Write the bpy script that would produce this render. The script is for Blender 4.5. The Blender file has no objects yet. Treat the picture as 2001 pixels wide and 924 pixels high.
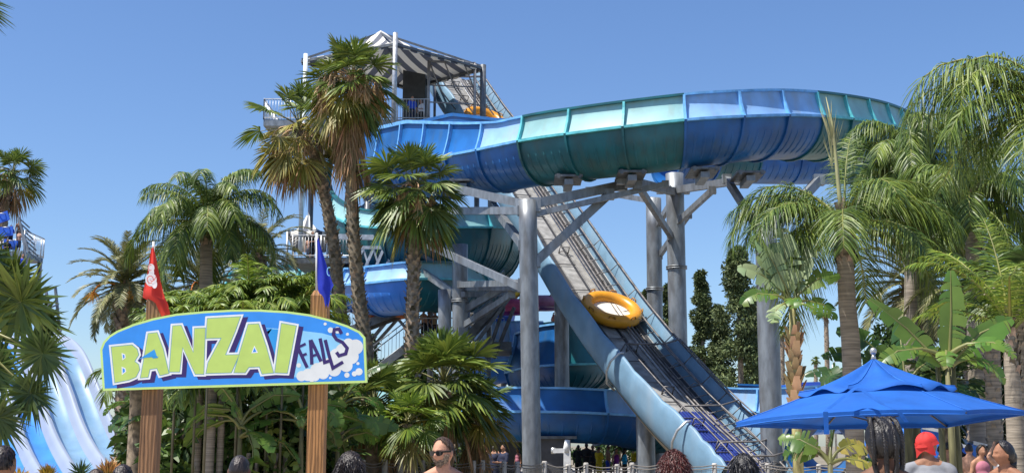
import bpy, math, random
import numpy as np
from mathutils import Vector, Matrix
from mathutils.geometry import tessellate_polygon
random.seed(7); RNG = np.random.default_rng(7)
R = math.radians
sc = bpy.context.scene
col = sc.collection
# ---------------------------------------------------------------- camera
F = 2400.0; CX = 1000.5; CY = 462.0; HZ = 870.0; CAMH = 1.72
PITCH = math.atan((HZ - CY) / F)
cam = bpy.data.cameras.new('camera'); camo = bpy.data.objects.new('camera', cam); col.objects.link(camo)
camo.location = (0, 0, CAMH); camo.rotation_euler = (math.pi / 2 + PITCH, 0, 0)
cam.sensor_width = 36; cam.lens = F / 2001 * 36; cam.clip_end = 5000; cam.clip_start = 0.1
sc.camera = camo
# ---------------------------------------------------------------- light
SUN_DIR = Vector((-0.43, -0.215, 1.0)).normalized()
EL = math.asin(SUN_DIR.z); AZ = math.atan2(SUN_DIR.x, SUN_DIR.y)
w = bpy.data.worlds.new('World'); sc.world = w; w.use_nodes = True
nt = w.node_tree; bg = nt.nodes['Background']
sky = nt.nodes.new('ShaderNodeTexSky'); sky.sky_type = 'NISHITA'; sky.sun_disc = False
sky.sun_elevation = EL; sky.sun_rotation = AZ
sky.air_density = 1.0; sky.dust_density = 0.7; sky.ozone_density = 6.0; sky.altitude = 0
hsv = nt.nodes.new('ShaderNodeHueSaturation'); hsv.inputs['Saturation'].default_value = 1.08; hsv.inputs['Hue'].default_value = .505; nt.links.new(sky.outputs[0], hsv.inputs['Color']); nt.links.new(hsv.outputs[0], bg.inputs[0]); bg.inputs[1].default_value = 0.112
sl = bpy.data.lights.new('sun', 'SUN'); sl.energy = 5.0; sl.angle = R(0.53); sl.color = (1.0, 0.95, 0.87)
so = bpy.data.objects.new('sun', sl); col.objects.link(so)
so.rotation_euler = SUN_DIR.to_track_quat('Z', 'Y').to_euler()
sc.view_settings.view_transform = 'Standard'; sc.view_settings.look = 'None'
sc.view_settings.gamma = 1; sc.view_settings.use_curve_mapping = False
sc.view_settings.exposure = 0.58

# ---------------------------------------------------------------- pixel -> world
def P(px, py, Y):
    a = (px - CX) / F; b = (CY - py) / F
    c, s = math.cos(PITCH), math.sin(PITCH)
    dy = c - b * s; dz = s + b * c
    return Vector((a / dy * Y, Y, CAMH + dz / dy * Y))
def mpp(Y): return Y / F
# ---------------------------------------------------------------- materials
MATS = {}
def M(name, c, rough=.6, metal=0., var=.15, scale=3., bump=0., bscale=25., c2=None, transl=0., island=0., spec=.5,
      stretch=(1, 1, 1), detail=5., coat=0., dirt=None, dirt_scale=1.2, dirt_amt=.4):
    if name in MATS: return MATS[name]
    m = bpy.data.materials.new(name); m.use_nodes = True; n = m.node_tree.nodes; l = m.node_tree.links
    b = n['Principled BSDF']; out = n['Material Output']
    tc = n.new('ShaderNodeTexCoord'); mp = n.new('ShaderNodeMapping'); mp.inputs['Scale'].default_value = stretch
    l.new(tc.outputs['Object'], mp.inputs[0])
    no = n.new('ShaderNodeTexNoise'); no.inputs['Scale'].default_value = scale; no.inputs['Detail'].default_value = detail
    l.new(mp.outputs[0], no.inputs['Vector'])
    mx = n.new('ShaderNodeMix'); mx.data_type = 'RGBA'
    ca = [max(0, v * (1 - var)) for v in c]; cb = [min(1, v * (1 + var)) for v in c] if c2 is None else list(c2)
    if c2 is not None: ca = list(c)
    mx.inputs[6].default_value = (*ca, 1); mx.inputs[7].default_value = (*cb, 1)
    mr = n.new('ShaderNodeMapRange'); mr.inputs[1].default_value = .35; mr.inputs[2].default_value = .65
    l.new(no.outputs[0], mr.inputs[0]); l.new(mr.outputs[0], mx.inputs[0])
    last = mx.outputs[2]
    if dirt:
        nd = n.new('ShaderNodeTexNoise'); nd.inputs['Scale'].default_value = dirt_scale; nd.inputs['Detail'].default_value = 8
        md = n.new('ShaderNodeMapping'); md.inputs['Scale'].default_value = (1, 1, .25)
        l.new(tc.outputs['Object'], md.inputs[0]); l.new(md.outputs[0], nd.inputs['Vector'])
        rr = n.new('ShaderNodeMapRange'); rr.inputs[1].default_value = .5; rr.inputs[2].default_value = .72; rr.inputs[4].default_value = dirt_amt
        l.new(nd.outputs[0], rr.inputs[0]); m2 = n.new('ShaderNodeMix'); m2.data_type = 'RGBA'
        l.new(rr.outputs[0], m2.inputs[0]); l.new(last, m2.inputs[6]); m2.inputs[7].default_value = (*dirt, 1); last = m2.outputs[2]
    if island:
        ge = n.new('ShaderNodeNewGeometry'); hs = n.new('ShaderNodeHueSaturation')
        r1 = n.new('ShaderNodeMapRange'); r1.inputs[3].default_value = 1 - island; r1.inputs[4].default_value = 1 + island
        l.new(ge.outputs['Random Per Island'], r1.inputs[0]); l.new(r1.outputs[0], hs.inputs['Value'])
        r2 = n.new('ShaderNodeMapRange'); r2.inputs[3].default_value = .5 + .035; r2.inputs[4].default_value = .5 - .02
        l.new(ge.outputs['Random Per Island'], r2.inputs[0]); l.new(r2.outputs[0], hs.inputs['Hue'])
        l.new(last, hs.inputs['Color']); last = hs.outputs[0]
    l.new(last, b.inputs['Base Color'])
    b.inputs['Roughness'].default_value = rough; b.inputs['Metallic'].default_value = metal
    b.inputs['Specular IOR Level'].default_value = spec
    if coat: b.inputs['Coat Weight'].default_value = coat; b.inputs['Coat Roughness'].default_value = .15
    if bump:
        nb = n.new('ShaderNodeTexNoise'); nb.inputs['Scale'].default_value = bscale; nb.inputs['Detail'].default_value = 4
        l.new(mp.outputs[0], nb.inputs['Vector']); bp = n.new('ShaderNodeBump'); bp.inputs['Strength'].default_value = bump
        bp.inputs['Distance'].default_value = .02
        l.new(nb.outputs[0], bp.inputs['Height']); l.new(bp.outputs[0], b.inputs['Normal'])
    if transl:
        tr = n.new('ShaderNodeBsdfTranslucent'); l.new(last, tr.inputs[0]); ms = n.new('ShaderNodeMixShader')
        ms.inputs[0].default_value = transl; l.new(b.outputs[0], ms.inputs[1]); l.new(tr.outputs[0], ms.inputs[2]); l.new(ms.outputs[0], out.inputs[0])
    MATS[name] = m; return m
# ---------------------------------------------------------------- mesh builder
class MB:
    def __init__(s): s.v = []; s.n = 0; s.q = []; s.t = []; s.ng = []   # (faces, mat, smooth)
    def block(s, V, Q=None, T=None, mat=0, smooth=False):
        V = np.asarray(V, float).reshape(-1, 3)
        if Q is not None and len(Q): s.q.append((np.asarray(Q, int).reshape(-1, 4) + s.n, mat, smooth))
        if T is not None and len(T): s.t.append((np.asarray(T, int).reshape(-1, 3) + s.n, mat, smooth))
        s.v.append(V); s.n += len(V)
    def box(s, c, size, rot=None, mat=0):
        x, y, z = [d / 2 for d in size]
        V = np.array([(a * x, b * y, d * z) for a in (-1, 1) for b in (-1, 1) for d in (-1, 1)])
        if rot is not None: V = V @ np.array(rot).T
        s.block(V + np.array(c), [(0, 1, 3, 2), (4, 6, 7, 5), (0, 4, 5, 1), (2, 3, 7, 6), (0, 2, 6, 4), (1, 5, 7, 3)], mat=mat)
    def beam(s, p0, p1, wd, ht=None, mat=0, up=(0, 0, 1)):
        p0 = Vector(p0); p1 = Vector(p1); ht = ht or wd
        d = p1 - p0; L = d.length
        if L < 1e-6: return
        d /= L; u = Vector(up)
        if abs(d.dot(u)) > .98: u = Vector((0, 1, 0))
        sd = d.cross(u).normalized(); uu = sd.cross(d)
        rot = np.array([list(d), list(sd), list(uu)]).T
        s.box((p0 + p1) / 2, (L, wd, ht), rot, mat)
    def tube(s, pts, rad, n=8, mat=0, caps=True, smooth=True, jitter=None):
        pts = [Vector(p) for p in pts]; k = len(pts)
        if not hasattr(rad, '__len__'): rad = [rad] * k
        rings = []; prev = None
        for i, p in enumerate(pts):
            d = (pts[min(i + 1, k - 1)] - pts[max(i - 1, 0)])
            if d.length < 1e-9: d = Vector((0, 0, 1))
            d.normalize()
            if prev is None:
                u = Vector((0, 0, 1)) if abs(d.z) < .9 else Vector((1, 0, 0))
                a = d.cross(u).normalized()
            else:
                a = (prev - d * prev.dot(d)).normalized()
            prev = a; b = d.cross(a)
            for j in range(n):
                t = 2 * math.pi * j / n; r = rad[i] * (1 if jitter is None else 1 + jitter * (random.random() - .5))
                rings.append(p + (a * math.cos(t) + b * math.sin(t)) * r)
        Q = [(i * n + j, i * n + (j + 1) % n, (i + 1) * n + (j + 1) % n, (i + 1) * n + j) for i in range(k - 1) for j in range(n)]
        T = []
        if caps:
            rings += [pts[0], pts[-1]]; c0, c1 = k * n, k * n + 1
            T = [(c0, (j + 1) % n, j) for j in range(n)] + [(c1, (k - 1) * n + j, (k - 1) * n + (j + 1) % n) for j in range(n)]
        s.block([list(v) for v in rings], Q, T, mat, smooth)
    def cyl(s, p0, p1, r0, r1=None, n=12, mat=0, smooth=True): s.tube([p0, p1], [r0, r0 if r1 is None else r1], n, mat, True, smooth)
    def ell(s, c, r, n=12, m=8, mat=0, rot=None):
        V = []
        for i in range(m + 1):
            th = math.pi * i / m
            for j in range(n):
                ph = 2 * math.pi * j / n
                V.append((r[0] * math.sin(th) * math.cos(ph), r[1] * math.sin(th) * math.sin(ph), r[2] * math.cos(th)))
        V = np.array(V)
        if rot is not None: V = V @ np.array(rot).T
        Q = [(i * n + j, (i + 1) * n + j, (i + 1) * n + (j + 1) % n, i * n + (j + 1) % n) for i in range(m) for j in range(n)]
        s.block(V + np.array(c), Q, mat=mat, smooth=True)
    def grid(s, pts, mat=0, smooth=False, closed_u=False, closed_v=False):
        A = np.array([[list(p) for p in row] for row in pts], float); a, b = A.shape[:2]
        Q = []
        for i in range(a if closed_u else a - 1):
            for j in range(b if closed_v else b - 1):
                i2, j2 = (i + 1) % a, (j + 1) % b
                Q.append((i * b + j, i2 * b + j, i2 * b + j2, i * b + j2))
        s.block(A.reshape(-1, 3), Q, mat=mat, smooth=smooth)
    def poly(s, outer, y0, y1=None, holes=(), mat=0):
        """flat polygon in the XZ plane (points given as Vectors lying there); thick from y0 (front) to y1"""
        loops = [[Vector((p.x, 0, p.z)) for p in outer]] + [[Vector((p.x, 0, p.z)) for p in h] for h in holes]
        tris = tessellate_polygon([[Vector((q.x, q.z, 0)) for q in lp] for lp in loops])
        flat = [q for lp in loops for q in lp]
        s.block([(q.x, y0, q.z) for q in flat], T=tris, mat=mat)
        if y1 is not None:
            s.block([(q.x, y1, q.z) for q in flat], T=[t[::-1] for t in tris], mat=mat)
            for lp in loops:
                k = len(lp); V = [(q.x, y0, q.z) for q in lp] + [(q.x, y1, q.z) for q in lp]
                s.block(V, [(i, (i + 1) % k, k + (i + 1) % k, k + i) for i in range(k)], mat=mat)
    def build(s, name, mats, parent=None, origin=None):
        V = np.concatenate(s.v) if s.v else np.zeros((0, 3))
        if parent is not None: off = wloc(parent)
        elif origin is not None: off = np.array(origin, float)
        else:
            lo, hi = V.min(0), V.max(0); off = np.array([(lo[0] + hi[0]) / 2, (lo[1] + hi[1]) / 2, lo[2]])
        me = bpy.data.meshes.new(name)
        nq = sum(len(a[0]) for a in s.q); ntt = sum(len(a[0]) for a in s.t)
        me.vertices.add(len(V)); me.vertices.foreach_set('co', (V - off).astype(np.float32).ravel())
        me.loops.add(nq * 4 + ntt * 3); me.polygons.add(nq + ntt)
        li = [a[0].ravel() for a in s.q] + [a[0].ravel() for a in s.t]
        me.loops.foreach_set('vertex_index', np.concatenate(li).astype(np.int32))
        st = np.concatenate([np.arange(nq) * 4, nq * 4 + np.arange(ntt) * 3]).astype(np.int32)
        me.polygons.foreach_set('loop_start', st)
        mi = np.concatenate([np.full(len(a[0]), a[1]) for a in s.q + s.t]).astype(np.int32)
        sm = np.concatenate([np.full(len(a[0]), a[2]) for a in s.q + s.t]).astype(bool)
        me.polygons.foreach_set('material_index', mi); me.polygons.foreach_set('use_smooth', sm)
        me.update(calc_edges=True); me.validate()
        for m in (mats if isinstance(mats, (list, tuple)) else [mats]): me.materials.append(m)
        o = bpy.data.objects.new(name, me); col.objects.link(o)
        if parent is not None: o.parent = parent
        else: o.location = off
        return o
def wloc(o):
    l = np.zeros(3)
    while o is not None: l += np.array(o.location); o = o.parent
    return l
def thing(name, loc, label, cat, group=None):
    o = bpy.data.objects.new(name, None); col.objects.link(o); o.location = loc; o.empty_display_size = .2
    return tag(o, label, cat, group)
def tag(o, label, cat, group=None):
    o['label'] = label; o['category'] = cat
    if group: o['group'] = group
    return o
def kind(o, k): o['kind'] = k; return o
KIDS = {}
def copy_thing(o, loc, rotz=None, label=None, scale=None, mats=None):
    """copy of a thing with its parts and sub-parts (mesh data shared)"""
    def rec(a, par):
        c = a.copy(); col.objects.link(c)
        if par is not None: c.parent = par; c.matrix_parent_inverse = a.matrix_parent_inverse.copy()
        for ch in [x for x in a.children]: rec(ch, c)
        return c
    c = rec(o, None); c.location = loc
    if rotz is not None: c.rotation_euler[2] = rotz
    if scale is not None: c.scale = (scale,) * 3 if not hasattr(scale, '__len__') else scale
    if label: c['label'] = label
    return c
def cr(pts, n):
    """Catmull-Rom through pts, n samples per segment"""
    p = [Vector(q) for q in pts]; p = [p[0] * 2 - p[1]] + p + [p[-1] * 2 - p[-2]]; out = []
    for i in range(1, len(p) - 2):
        for k in range(n):
            t = k / n
            out.append(.5 * ((2 * p[i]) + (p[i + 1] - p[i - 1]) * t + (2 * p[i - 1] - 5 * p[i] + 4 * p[i + 1] - p[i + 2]) * t * t
                             + (3 * p[i] - p[i - 1] - 3 * p[i + 1] + p[i + 2]) * t ** 3))
    out.append(p[-2]); return out
def gz(v): return Vector((v.x, v.y, 0))

STEEL = M('galvanised_steel', (.235, .255, .275), rough=.45, metal=.4, var=.22, scale=5, bump=.15, bscale=9, stretch=(1, 1, .35), dirt=(.13, .115, .10), dirt_amt=.6, dirt_scale=2.2)
DARKST = M('dark_steel', (.13, .14, .15), rough=.5, metal=.4, var=.3, scale=4)
RAILM = M('rail_steel', (.5, .51, .52), rough=.4, metal=.5, var=.2, scale=6)
BLACKM = M('black_rubber', (.03, .03, .033), rough=.6)
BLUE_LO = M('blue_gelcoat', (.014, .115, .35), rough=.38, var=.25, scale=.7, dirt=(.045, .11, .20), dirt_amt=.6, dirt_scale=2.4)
BLUE_HI = M('sunlit_chalky_blue', (.25, .44, .72), rough=.5, var=.13, scale=1.1, dirt=(.30, .36, .44), dirt_amt=.6, dirt_scale=2.6)  # upper-wall copy of the blue, lightened for sunlight as well as chalking
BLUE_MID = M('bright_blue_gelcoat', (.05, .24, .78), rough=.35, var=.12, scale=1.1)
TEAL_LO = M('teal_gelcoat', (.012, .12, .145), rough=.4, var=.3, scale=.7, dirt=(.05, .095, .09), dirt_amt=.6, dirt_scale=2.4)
TEAL_HI = M('sunlit_chalky_teal', (.25, .46, .47), rough=.5, var=.13, scale=1.1, dirt=(.26, .36, .34), dirt_amt=.6, dirt_scale=2.6)  # teal for upper walls: sun on them painted in, plus chalking
RIM_B = M('pale_blue_edge', (.16, .42, .78), rough=.45, var=.2)
RIM_T = M('pale_teal_edge', (.10, .45, .50), rough=.45, var=.2)
PALE = M('pale_blue_fibreglass', (.155, .275, .385), rough=.5, var=.12, scale=1.2, dirt=(.27, .33, .38), dirt_amt=.45)
GREYFG = M('grey_fibreglass', (.32, .32, .31), rough=.65, var=.25, scale=3, dirt=(.2, .19, .18), dirt_amt=.5)
CONC = M('concrete', (.34, .32, .29), rough=.9, var=.15, scale=2, bump=.2)

# ---------------------------------------------------------------- ground, path
g = MB(); g.grid([[(x, y, 0) for y in (-60, 20, 60, 140, 600, 3000)] for x in (-2500, -200, -30, 30, 200, 2500)])
kind(g.build('ground', M('planting_soil', (.20, .17, .12), rough=.95, var=.3, scale=.4, bump=.3), origin=(0, 0, 0)), 'structure')
g = MB(); g.grid([[(x, y, .004) for y in (-20, 0, 15, 27)] for x in (-25, 0, 25)])
kind(g.build('plaza_paving', M('warm_concrete', (.42, .36, .29), rough=.9, var=.12, scale=1.5, bump=.2), origin=(0, 0, 0)), 'structure')
g = MB(); g.grid([[(x, y, .004) for y in (60, 80, 100)] for x in (-10, 20, 45)])
kind(g.build('far_path', CONC, origin=(0, 0, 0)), 'structure')
# far tree line at the foot of the sky, one mass
# ================================================================ water slides
def sweep_frames(pts, flip, mul=None):
    fr = []
    for i, p in enumerate(pts):
        t = pts[min(i + 1, len(pts) - 1)] - pts[max(i - 1, 0)]; t.z = 0; t.normalize()
        n = Vector((-t.y, t.x, 0))
        if flip: n = -n
        fr.append((p, n, 1.0 if mul is None else mul(i / (len(pts) - 1))))
    return fr
def sec(fr, prof):
    p, n, m = fr
    return [p + n * a + Vector((0, 0, z * m if z > .1 else z)) for a, z in prof]
def flume(label, pts, rad=1.7, up=1.1, upf=1.5, flip=False, colors='BT', panel=None, per=None, depth=None, detail=True, ribs=8, group=None, lean=.30, sub=10, cat='water slide', mul=None):
    """pts: near flange line; the trough lies on the side n of it"""
    depth = depth or rad
    raw = []
    for q in cr(pts, sub): raw.append(q)
    # arc-length resample
    L = [0]
    for a, b in zip(raw[:-1], raw[1:]): L.append(L[-1] + (b - a).length)
    panel = panel or 3.0; npan = max(1, round(L[-1] / panel)) if per is None else per
    K = 8; N = npan * K
    pos = []
    for i in range(N + 1):
        s = L[-1] * i / N; j = max(0, min(len(L) - 2, np.searchsorted(L, s) - 1)); f = (s - L[j]) / max(1e-6, L[j + 1] - L[j])
        pos.append(raw[j].lerp(raw[j + 1], min(1, max(0, f))))
    fr = sweep_frames(pos, flip, mul)
    A = 14
    low = [(rad - rad * math.cos(math.pi * i / A), -depth * math.sin(math.pi * i / A)) for i in range(A + 1)]
    nearup = [(lean * (1 - (1 - k / 4) ** 1.6) * 1.0, up * k / 4) for k in range(4, 0, -1)]
    farup = [(2 * rad - lean * .5 * (k / 4) ** 1.6, upf * k / 4) for k in range(1, 5)]
    base = thing('water_slide', (pos[len(pos) // 2].x, pos[len(pos) // 2].y, min(p.z for p in pos) - depth), label, cat, group)
    th = .07
    for k in range(npan):
        F_ = fr[k * K:(k + 1) * K + 1]; c = colors[k % len(colors)]
        lo, hi, rim = (BLUE_LO, BLUE_HI, RIM_B) if c == 'B' else (TEAL_LO, TEAL_HI, RIM_T) if c == 'T' else (BLUE_LO, BLUE_LO, RIM_B) if c == 'N' else (TEAL_LO, TEAL_LO, RIM_T) if c == 'U' else (BLUE_MID, BLUE_HI, RIM_B)  # N, U: upper wall takes the dark lower colour, shade painted in
        mb = MB()
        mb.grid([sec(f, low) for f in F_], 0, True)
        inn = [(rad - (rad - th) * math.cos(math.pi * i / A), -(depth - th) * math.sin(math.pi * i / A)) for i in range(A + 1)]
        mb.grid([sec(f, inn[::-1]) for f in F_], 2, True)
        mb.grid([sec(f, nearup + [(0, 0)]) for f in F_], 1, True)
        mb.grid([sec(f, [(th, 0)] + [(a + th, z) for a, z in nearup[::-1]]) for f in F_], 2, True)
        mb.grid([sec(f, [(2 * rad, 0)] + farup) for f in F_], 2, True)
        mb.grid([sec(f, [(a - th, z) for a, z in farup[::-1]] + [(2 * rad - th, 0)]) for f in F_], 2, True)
        # flange ledge and top rims
        def ring(prof, m): mb.grid([sec(f, prof) for f in F_], m, False, closed_v=True)
        ring([(-.13, -.05), (-.13, .05), (.03, .06), (.03, -.06)], 3)
        ta, tz = nearup[0]
        ring([(ta - .12, tz - .0), (ta - .12, tz + .09), (ta + .12, tz + .09), (ta + .12, tz)], 3 if c not in 'TU' else 0)
        fa, fz = farup[-1]
        ring([(fa - .12, fz), (fa - .12, fz + .09), (fa + .12, fz + .09), (fa + .12, fz)], 0)
        # moulded stiffening ribs on the underside
        if detail:
            for r_ in range(1, ribs):
                s = r_ / ribs * K; i0 = int(s); ff = s - i0; i1 = min(i0 + 1, K)
                p = F_[i0][0].lerp(F_[i1][0], ff); n = F_[i0][1].lerp(F_[i1][1], ff).normalized()
                t = Vector((n.y, -n.x, 0))
                a0, a1 = (.22, .74)
                rows = []
                for i in range(9):
                    th_ = math.pi / 2 * (a0 + (a1 - a0) * i / 8) if i else math.pi / 2 * a0
                    a, z = rad - rad * math.cos(th_), -depth * math.sin(th_)
                    on = Vector(n) * (-math.cos(th_)) + Vector((0, 0, -math.sin(th_)))
                    b = p + n * a + Vector((0, 0, z)); hgt = .022 if 0 < i < 8 else .0
                    wd = .05
                    rows.append([b - t * wd, b - t * wd * .5 + on * hgt, b + t * wd * .5 + on * hgt, b + t * wd])
                mb.grid(rows, 0, False)
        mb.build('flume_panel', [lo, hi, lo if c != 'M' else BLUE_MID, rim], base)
    # radial joint flanges between panels
    for k in range(0, npan + 1):
        p, n, m_ = fr[min(k * K, N)]; t = Vector((n.y, -n.x, 0)); c = colors[min(k, npan - 1) % len(colors)]
        prof = nearup + low + farup; mb = MB(); rows = []
        for i, (a, z) in enumerate(prof):
            a0, z0 = prof[max(i - 1, 0)]; a1, z1 = prof[min(i + 1, len(prof) - 1)]
            d = Vector((a1 - a0, z1 - z0)).normalized(); o = Vector((d.y, -d.x)) * -1
            if True:
                o = Vector((d[1], -d[0]))
                # outward = away from (rad, 0.3)
                if (Vector((a, z)) + o - Vector((rad, .3))).length < (Vector((a, z)) - Vector((rad, .3))).length: o = -o
            h = .15 if z >= 0 else .085
            q = [(a, z), (a + o.x * h, z + o.y * h)]
            rr = []
            for sgn, (qa, qz) in ((-1, q[0]), (-1, q[1]), (1, q[1]), (1, q[0])):
                rr.append(p + n * qa + Vector((0, 0, qz * m_ if qz > .1 else qz)) + t * (.045 * sgn))
            rows.append(rr)
        mb.grid(rows[:len(nearup) + 1], 1, False, closed_v=True); mb.grid(rows[len(nearup):], 0, False, closed_v=True)
        mb.build('joint_flange', [BLUE_LO if c not in 'TU' else TEAL_LO, RIM_B if c not in 'TU' else RIM_T], base)
    return base, fr
# -- top loop (A): flange line seen from below, sweeping from the tower round to the right
fA = [P(690, 256, 62), P(742, 264, 60), P(800, 280, 57.5), P(860, 294, 55.2), P(922, 296, 53.4), P(1030, 274, 51.2), P(1130, 260, 49.6), P(1245, 246, 48.6), P(1358, 234, 48.2),
      P(1465, 228, 48.8), P(1560, 226, 50.4), P(1655, 232, 53), P(1745, 246, 57), P(1800, 268, 62), P(1826, 296, 68)]
fA = [P(q[0], q[1], q[2] - 1.2) for q in [(690, 334, 60.5), (742, 327, 58), (800, 317, 55.4), (860, 307, 53), (922, 296, 51), (1030, 274, 48.8), (1130, 260, 47.3), (1245, 246, 46.4), (1358, 234, 46.1), (1465, 228, 46.7), (1560, 226, 48.2), (1655, 232, 50.7), (1745, 246, 54.6), (1800, 268, 59.5), (1826, 296, 65)]]
flumeA, frA = flume('long blue and teal raft slide channel curving high across the sky to the right', fA, rad=1.46, up=1.04, upf=1.42,
                    flip=False, ribs=6, colors='NNNNNBTTTBBBTTTTTBBB', per=20, depth=1.52, mul=lambda s: 1 + .85 * min(1, max(0, (.27 - s) / .16)))  # N run at the left puts the palm shade into the panel colour
# return leg of the loop, further back
fR = [P(1822, 296, 70), P(1780, 304, 72), P(1680, 306, 73), P(1560, 306, 72), P(1440, 304, 70), P(1330, 306, 68)]
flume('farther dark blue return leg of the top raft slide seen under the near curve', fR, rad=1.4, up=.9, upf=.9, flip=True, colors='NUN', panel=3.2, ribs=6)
# (B) teal spiral below the tower
fB = [P(638, 330, 70), P(634, 400, 66), P(680, 436, 62.5), P(760, 446, 60.5), P(850, 446, 59.8), P(930, 444, 60.5), P(985, 446, 62.5), P(1016, 456, 66), P(1020, 470, 70)]
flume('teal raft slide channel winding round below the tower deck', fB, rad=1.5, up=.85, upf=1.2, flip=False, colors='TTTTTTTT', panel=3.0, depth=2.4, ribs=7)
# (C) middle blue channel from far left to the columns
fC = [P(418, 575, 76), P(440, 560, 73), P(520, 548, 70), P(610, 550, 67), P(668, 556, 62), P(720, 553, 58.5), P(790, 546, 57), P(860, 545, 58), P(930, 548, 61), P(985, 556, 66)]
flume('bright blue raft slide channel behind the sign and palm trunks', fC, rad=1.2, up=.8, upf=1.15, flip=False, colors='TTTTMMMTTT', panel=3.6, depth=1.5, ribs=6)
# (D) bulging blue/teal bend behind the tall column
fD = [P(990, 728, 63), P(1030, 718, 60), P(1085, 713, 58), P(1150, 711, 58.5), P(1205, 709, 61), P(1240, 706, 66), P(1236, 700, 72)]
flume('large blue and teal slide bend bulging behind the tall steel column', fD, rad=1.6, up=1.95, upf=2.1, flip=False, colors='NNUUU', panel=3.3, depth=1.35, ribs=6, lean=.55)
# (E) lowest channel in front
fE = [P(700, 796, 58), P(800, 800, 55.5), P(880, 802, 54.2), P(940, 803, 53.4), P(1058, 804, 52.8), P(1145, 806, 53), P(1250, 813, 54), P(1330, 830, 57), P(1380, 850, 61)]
flume('lowest dark blue raft slide channel running level just above the crowd', fE, rad=1.35, up=.98, upf=.7, flip=False, colors='TTNNBTTN', panel=3.1, depth=1.28, ribs=5)  # N panels: shade on the chalky upper wall painted as dark blue
# (F) far bright channel on the right
fF = [P(1385, 800, 66), P(1450, 804, 64), P(1520, 804, 63), P(1600, 800, 63), P(1680, 796, 65)]
flume('far pale blue slide channel ending behind the big umbrella', fF, rad=1.2, up=1.15, upf=1.35, flip=False, colors='BMMM', panel=3.3, depth=1.3, ribs=5)
# (G) upper inner shell behind D : sunlit bright blue saddle
fG = [P(900, 712, 70), P(930, 706, 68), P(975, 703, 67.5), P(1030, 702, 68), P(1080, 700, 71)]
flume('bright blue slide channel with pale lip between stairs and tall column', fG, rad=1.4, up=2.1, upf=2.6, flip=False, colors='MM', panel=3.6, depth=1.2, ribs=5, lean=.7)

# ---------------------------------------------------------------- conveyor
cvp = [(880, 152, 72.5), (916, 208, 70), (966, 280, 67), (1064, 430, 60), (1188, 622, 52.5), (1326, 792, 47), (1425, 890, 44.2), (1480, 950, 42.8)]
cv = cr([P(q[0], q[1], q[2] + 1.1) for q in cvp], 8)
def cvframe(i):
    p = cv[i]; t = (cv[min(i + 1, len(cv) - 1)] - cv[max(i - 1, 0)]).normalized()   # downhill, towards the camera
    r = Vector((0, 0, 1)).cross(t); r.z = 0; r.normalize(); nrm = t.cross(r).normalized()
    if nrm.z < 0: nrm = -nrm
    if r.x < 0: r = -r
    return p, t, r, nrm
CF = [cvframe(i) for i in range(len(cv))]
def cvl(i, u, n): p, t, r, nr = CF[i]; return p + r * u + nr * n
conv = thing('raft_conveyor', gz(cv[40]), 'steep raft conveyor with pale blue side walls climbing to the tower', 'conveyor')
HW = 1.36
def cvgrid(mb, prof, mat, closed=False, smooth=True, i0=0, i1=None):
    mb.grid([[cvl(i, u, n) for u, n in prof] for i in range(i0, i1 or len(cv))], mat, smooth, closed_v=closed)
mb = MB(); cvgrid(mb, [(-HW, -.25), (-HW, 0), (-.95, 0), (-.95, -.10), (-.72, -.10), (-.72, .02), (-.08, .02), (-.08, -.05), (.08, -.05), (.08, .02), (.72, .02),
                       (.72, -.10), (.95, -.10), (.95, 0), (HW, 0), (HW, -.25)], 0, True, False)
mb.build('bed', [GREYFG], conv)
mb = MB()
for a, b in ((-.70, -.10), (.10, .70)):
    cvgrid(mb, [(a, .03), (a, .07), (b, .07), (b, .03)], 0, True, False)
mb.build('belt', [M('worn_belt', (.27, .265, .25), rough=.7, var=.25, scale=3, stretch=(1, 1, 1), dirt=(.16, .15, .14), dirt_amt=.6, dirt_scale=2)], conv)
mb = MB()
for a, b in ((-.95, -.72), (.72, .95), (-.07, .07), (-1.27, -1.18), (1.12, 1.27)):
    cvgrid(mb, [(a, -.02), (a, .035), (b, .035), (b, -.02)], 0, True, False)
mb.build('gutter', [BLACKM], conv)
# blue slatted loading belt at the foot
mb = MB(); n = len(cv); s_ = n - 16
for u0 in np.arange(-1.15, 1.1, .15): cvgrid(mb, [(u0, .08), (u0, .13), (u0 + .09, .13), (u0 + .09, .08)], 0, True, False, s_, n)
mb.build('loading_belt', [M('deep_blue_belt', (.02, .04, .22), rough=.45, var=.2)], conv)
def wall(side):
    mb = MB()
    # scalloped side wall: a thick shell with a rounded crest, in bays
    nb = 16; N = len(cv) - 1
    rows = []
    for b in range(nb * 4 + 1):
        s = b / (nb * 4) * N; i = min(int(s), N - 1); f = s - i
        p = CF[i][0].lerp(CF[i + 1][0], f); r = CF[i][2].lerp(CF[i + 1][2], f).normalized(); nr = CF[i][3].lerp(CF[i + 1][3], f).normalized()
        ph = (b % 4) / 4; sc_ = .80 + .07 * math.sin(math.pi * ph) + .0
        bu = .03 * math.sin(math.pi * ph)
        prof = [(HW - .02, -.2), (HW + .10, .45 * sc_), (HW + .22, 1.0 * sc_), (HW + .30, 1.10 * sc_), (HW + .38, 1.02 * sc_), (HW + .42 + bu, .6), (HW + .45 + bu, .15), (HW + .36 + bu, -.35), (HW + .2, -.58), (HW, -.55)]
        rows.append([p + r * (side * u) + nr * n_ for u, n_ in prof])
    mb.grid(rows, 0, True, closed_v=True)
    mb.build('side_wall', [PALE], conv)
wall(-1); wall(1)
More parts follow.
